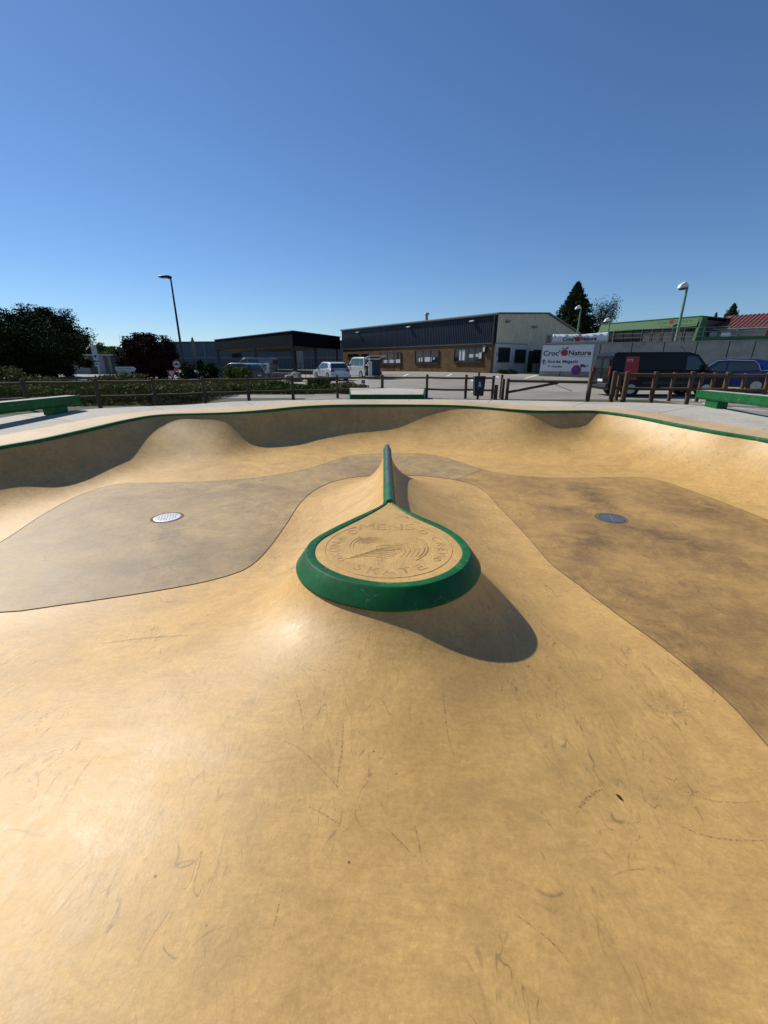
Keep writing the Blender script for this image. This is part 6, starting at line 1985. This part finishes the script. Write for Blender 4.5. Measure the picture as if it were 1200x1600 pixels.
for k_ in range(60):
    a = k_ * 2.4; z0 = hh * rs.uniform(.2, .75); l = rs.uniform(1.2, 2.9) * (1.1 - z0 / hh * .6)
    e_ = (math.cos(a) * l, math.sin(a) * l, min(hh * 1.02, z0 + l * rs.uniform(.7, 1.5)))
    mid_ = (e_[0] * .45, e_[1] * .45, z0 + (e_[2] - z0) * .4)
    mb.tube([(0, 0, z0), mid_, e_], [.04, .025, .008], 5); tips += [np.array(e_), np.array(mid_), (np.array(e_) + np.array(mid_)) / 2]
mb.build('trunk', M['bark'], t)
tips = np.array(tips)
p = tips[rs.integers(0, len(tips), 5200)] + rs.normal(size=(5200, 3)) * .33
p = p[p[:, 2] < hh * 1.0]
leaf_mesh('crown', p, .075, M['needle'], t, rs)
# shrubs
def shrub(label, px, py_top, Y, rx, mat, n, size, seed, name='shrub', zb=-.08, ry=None):
    tp = at_range(px, py_top, Y); hh = tp.z - zb
    rs = np.random.default_rng(seed)
    t = thing(name, label, 'shrub', (tp.x, Y, zb))
    mb = MB()
    for k_ in range(6):
        a = k_ * 1.05; mb.tube([(0, 0, 0), (math.cos(a) * rx * .3, math.sin(a) * rx * .3, hh * .5), (math.cos(a) * rx * .55, math.sin(a) * rx * .55, hh * .8)], [.03, .02, .008], 5)
    mb.build('stem', M['bark'], t)
    p = crown_points(rs, n, (rx, ry or rx, hh * .52), 46, .24) + np.array((0, 0, hh * .5))
    p[:, 2] = np.abs(p[:, 2])
    leaf_mesh('foliage', p, size, M[mat], t, rs, up=.4)
shrub('dense dark green shrub right of the lone street lamp', 308, 565, 30, 1.35, 'leaf_dark', 7000, .06, 41)
shrub('yellow green bush in front of the dark teal car', 370, 572, 33, .95, 'leaf_yellow', 4200, .075, 42)
shrub('olive rounded bush below the white arrow board', 196, 585, 21.5, 1.5, 'leaf_olive', 7000, .045, 43)
shrub('pale green shrub at the far left edge behind the fence', 2, 578, 18.5, 1.0, 'leaf_olive', 4500, .05, 44)
shrub('low dark shrub against the white rendered wall', 793, 577.5, 47.0, .85, 'leaf_dark', 2500, .06, 45, zb=.2)
shrub('small light green shrub left of the low pad behind the fence', 545, 597.5, 23, .9, 'leaf_olive', 3500, .05, 46)
shrub('small round shrub at the tail of the silver hatchback by the yard', 500, 590, 30, .9, 'leaf_mid', 2600, .05, 47)
def cover(name, label, poly_fn, n, zmax, size, mat, seed, up=.8):
    rs = np.random.default_rng(seed)
    x, y, k_ = poly_fn(rs, n)
    z = -.05 + rs.uniform(0, 1, n) ** .8 * zmax(x, y, rs)
    o = leaf_mesh(name, np.stack([x, y, z], 1), size, M[mat], None, rs, up=up, stretch=2.0)
    tag(o, label, cat='planting', kind='stuff')
def bed(xa, xb, ya, yb, slope=0.0):
    return lambda rs, n: (lambda u, v: (xa + (xb - xa) * u, ya + (yb - ya) * v + slope * ((xa + (xb - xa) * u) - xb), None))(rs.uniform(0, 1, n), rs.uniform(0, 1, n))
hump = lambda h, f=1.1: (lambda x, y, rs: h * (.62 + .38 * np.sin(x * f + 1.3 * np.sin(y * .9)) * np.cos(y * f * .8 + x * .3)))
cover('low_shrubs', 'mass of low olive shrubs behind the fence on the left', bed(-19, -7.6, 17.4, 24, .25), 60000, hump(.92), .045, 'leaf_olive', 51, up=.3)
cover('ground_cover', 'green low planting along the yard edge beyond the fence', bed(-10, -2.6, 22.3, 27, .0), 26000, hump(.42, 1.6), .04, 'leaf_mid', 52, up=.6)
cover('tall_grass', 'dry tufts of grass between shrubs and road', bed(-24, -6.5, 24, 29, .1), 22000, hump(.6, 1.3), .05, 'leaf_olive', 53, up=1.6)
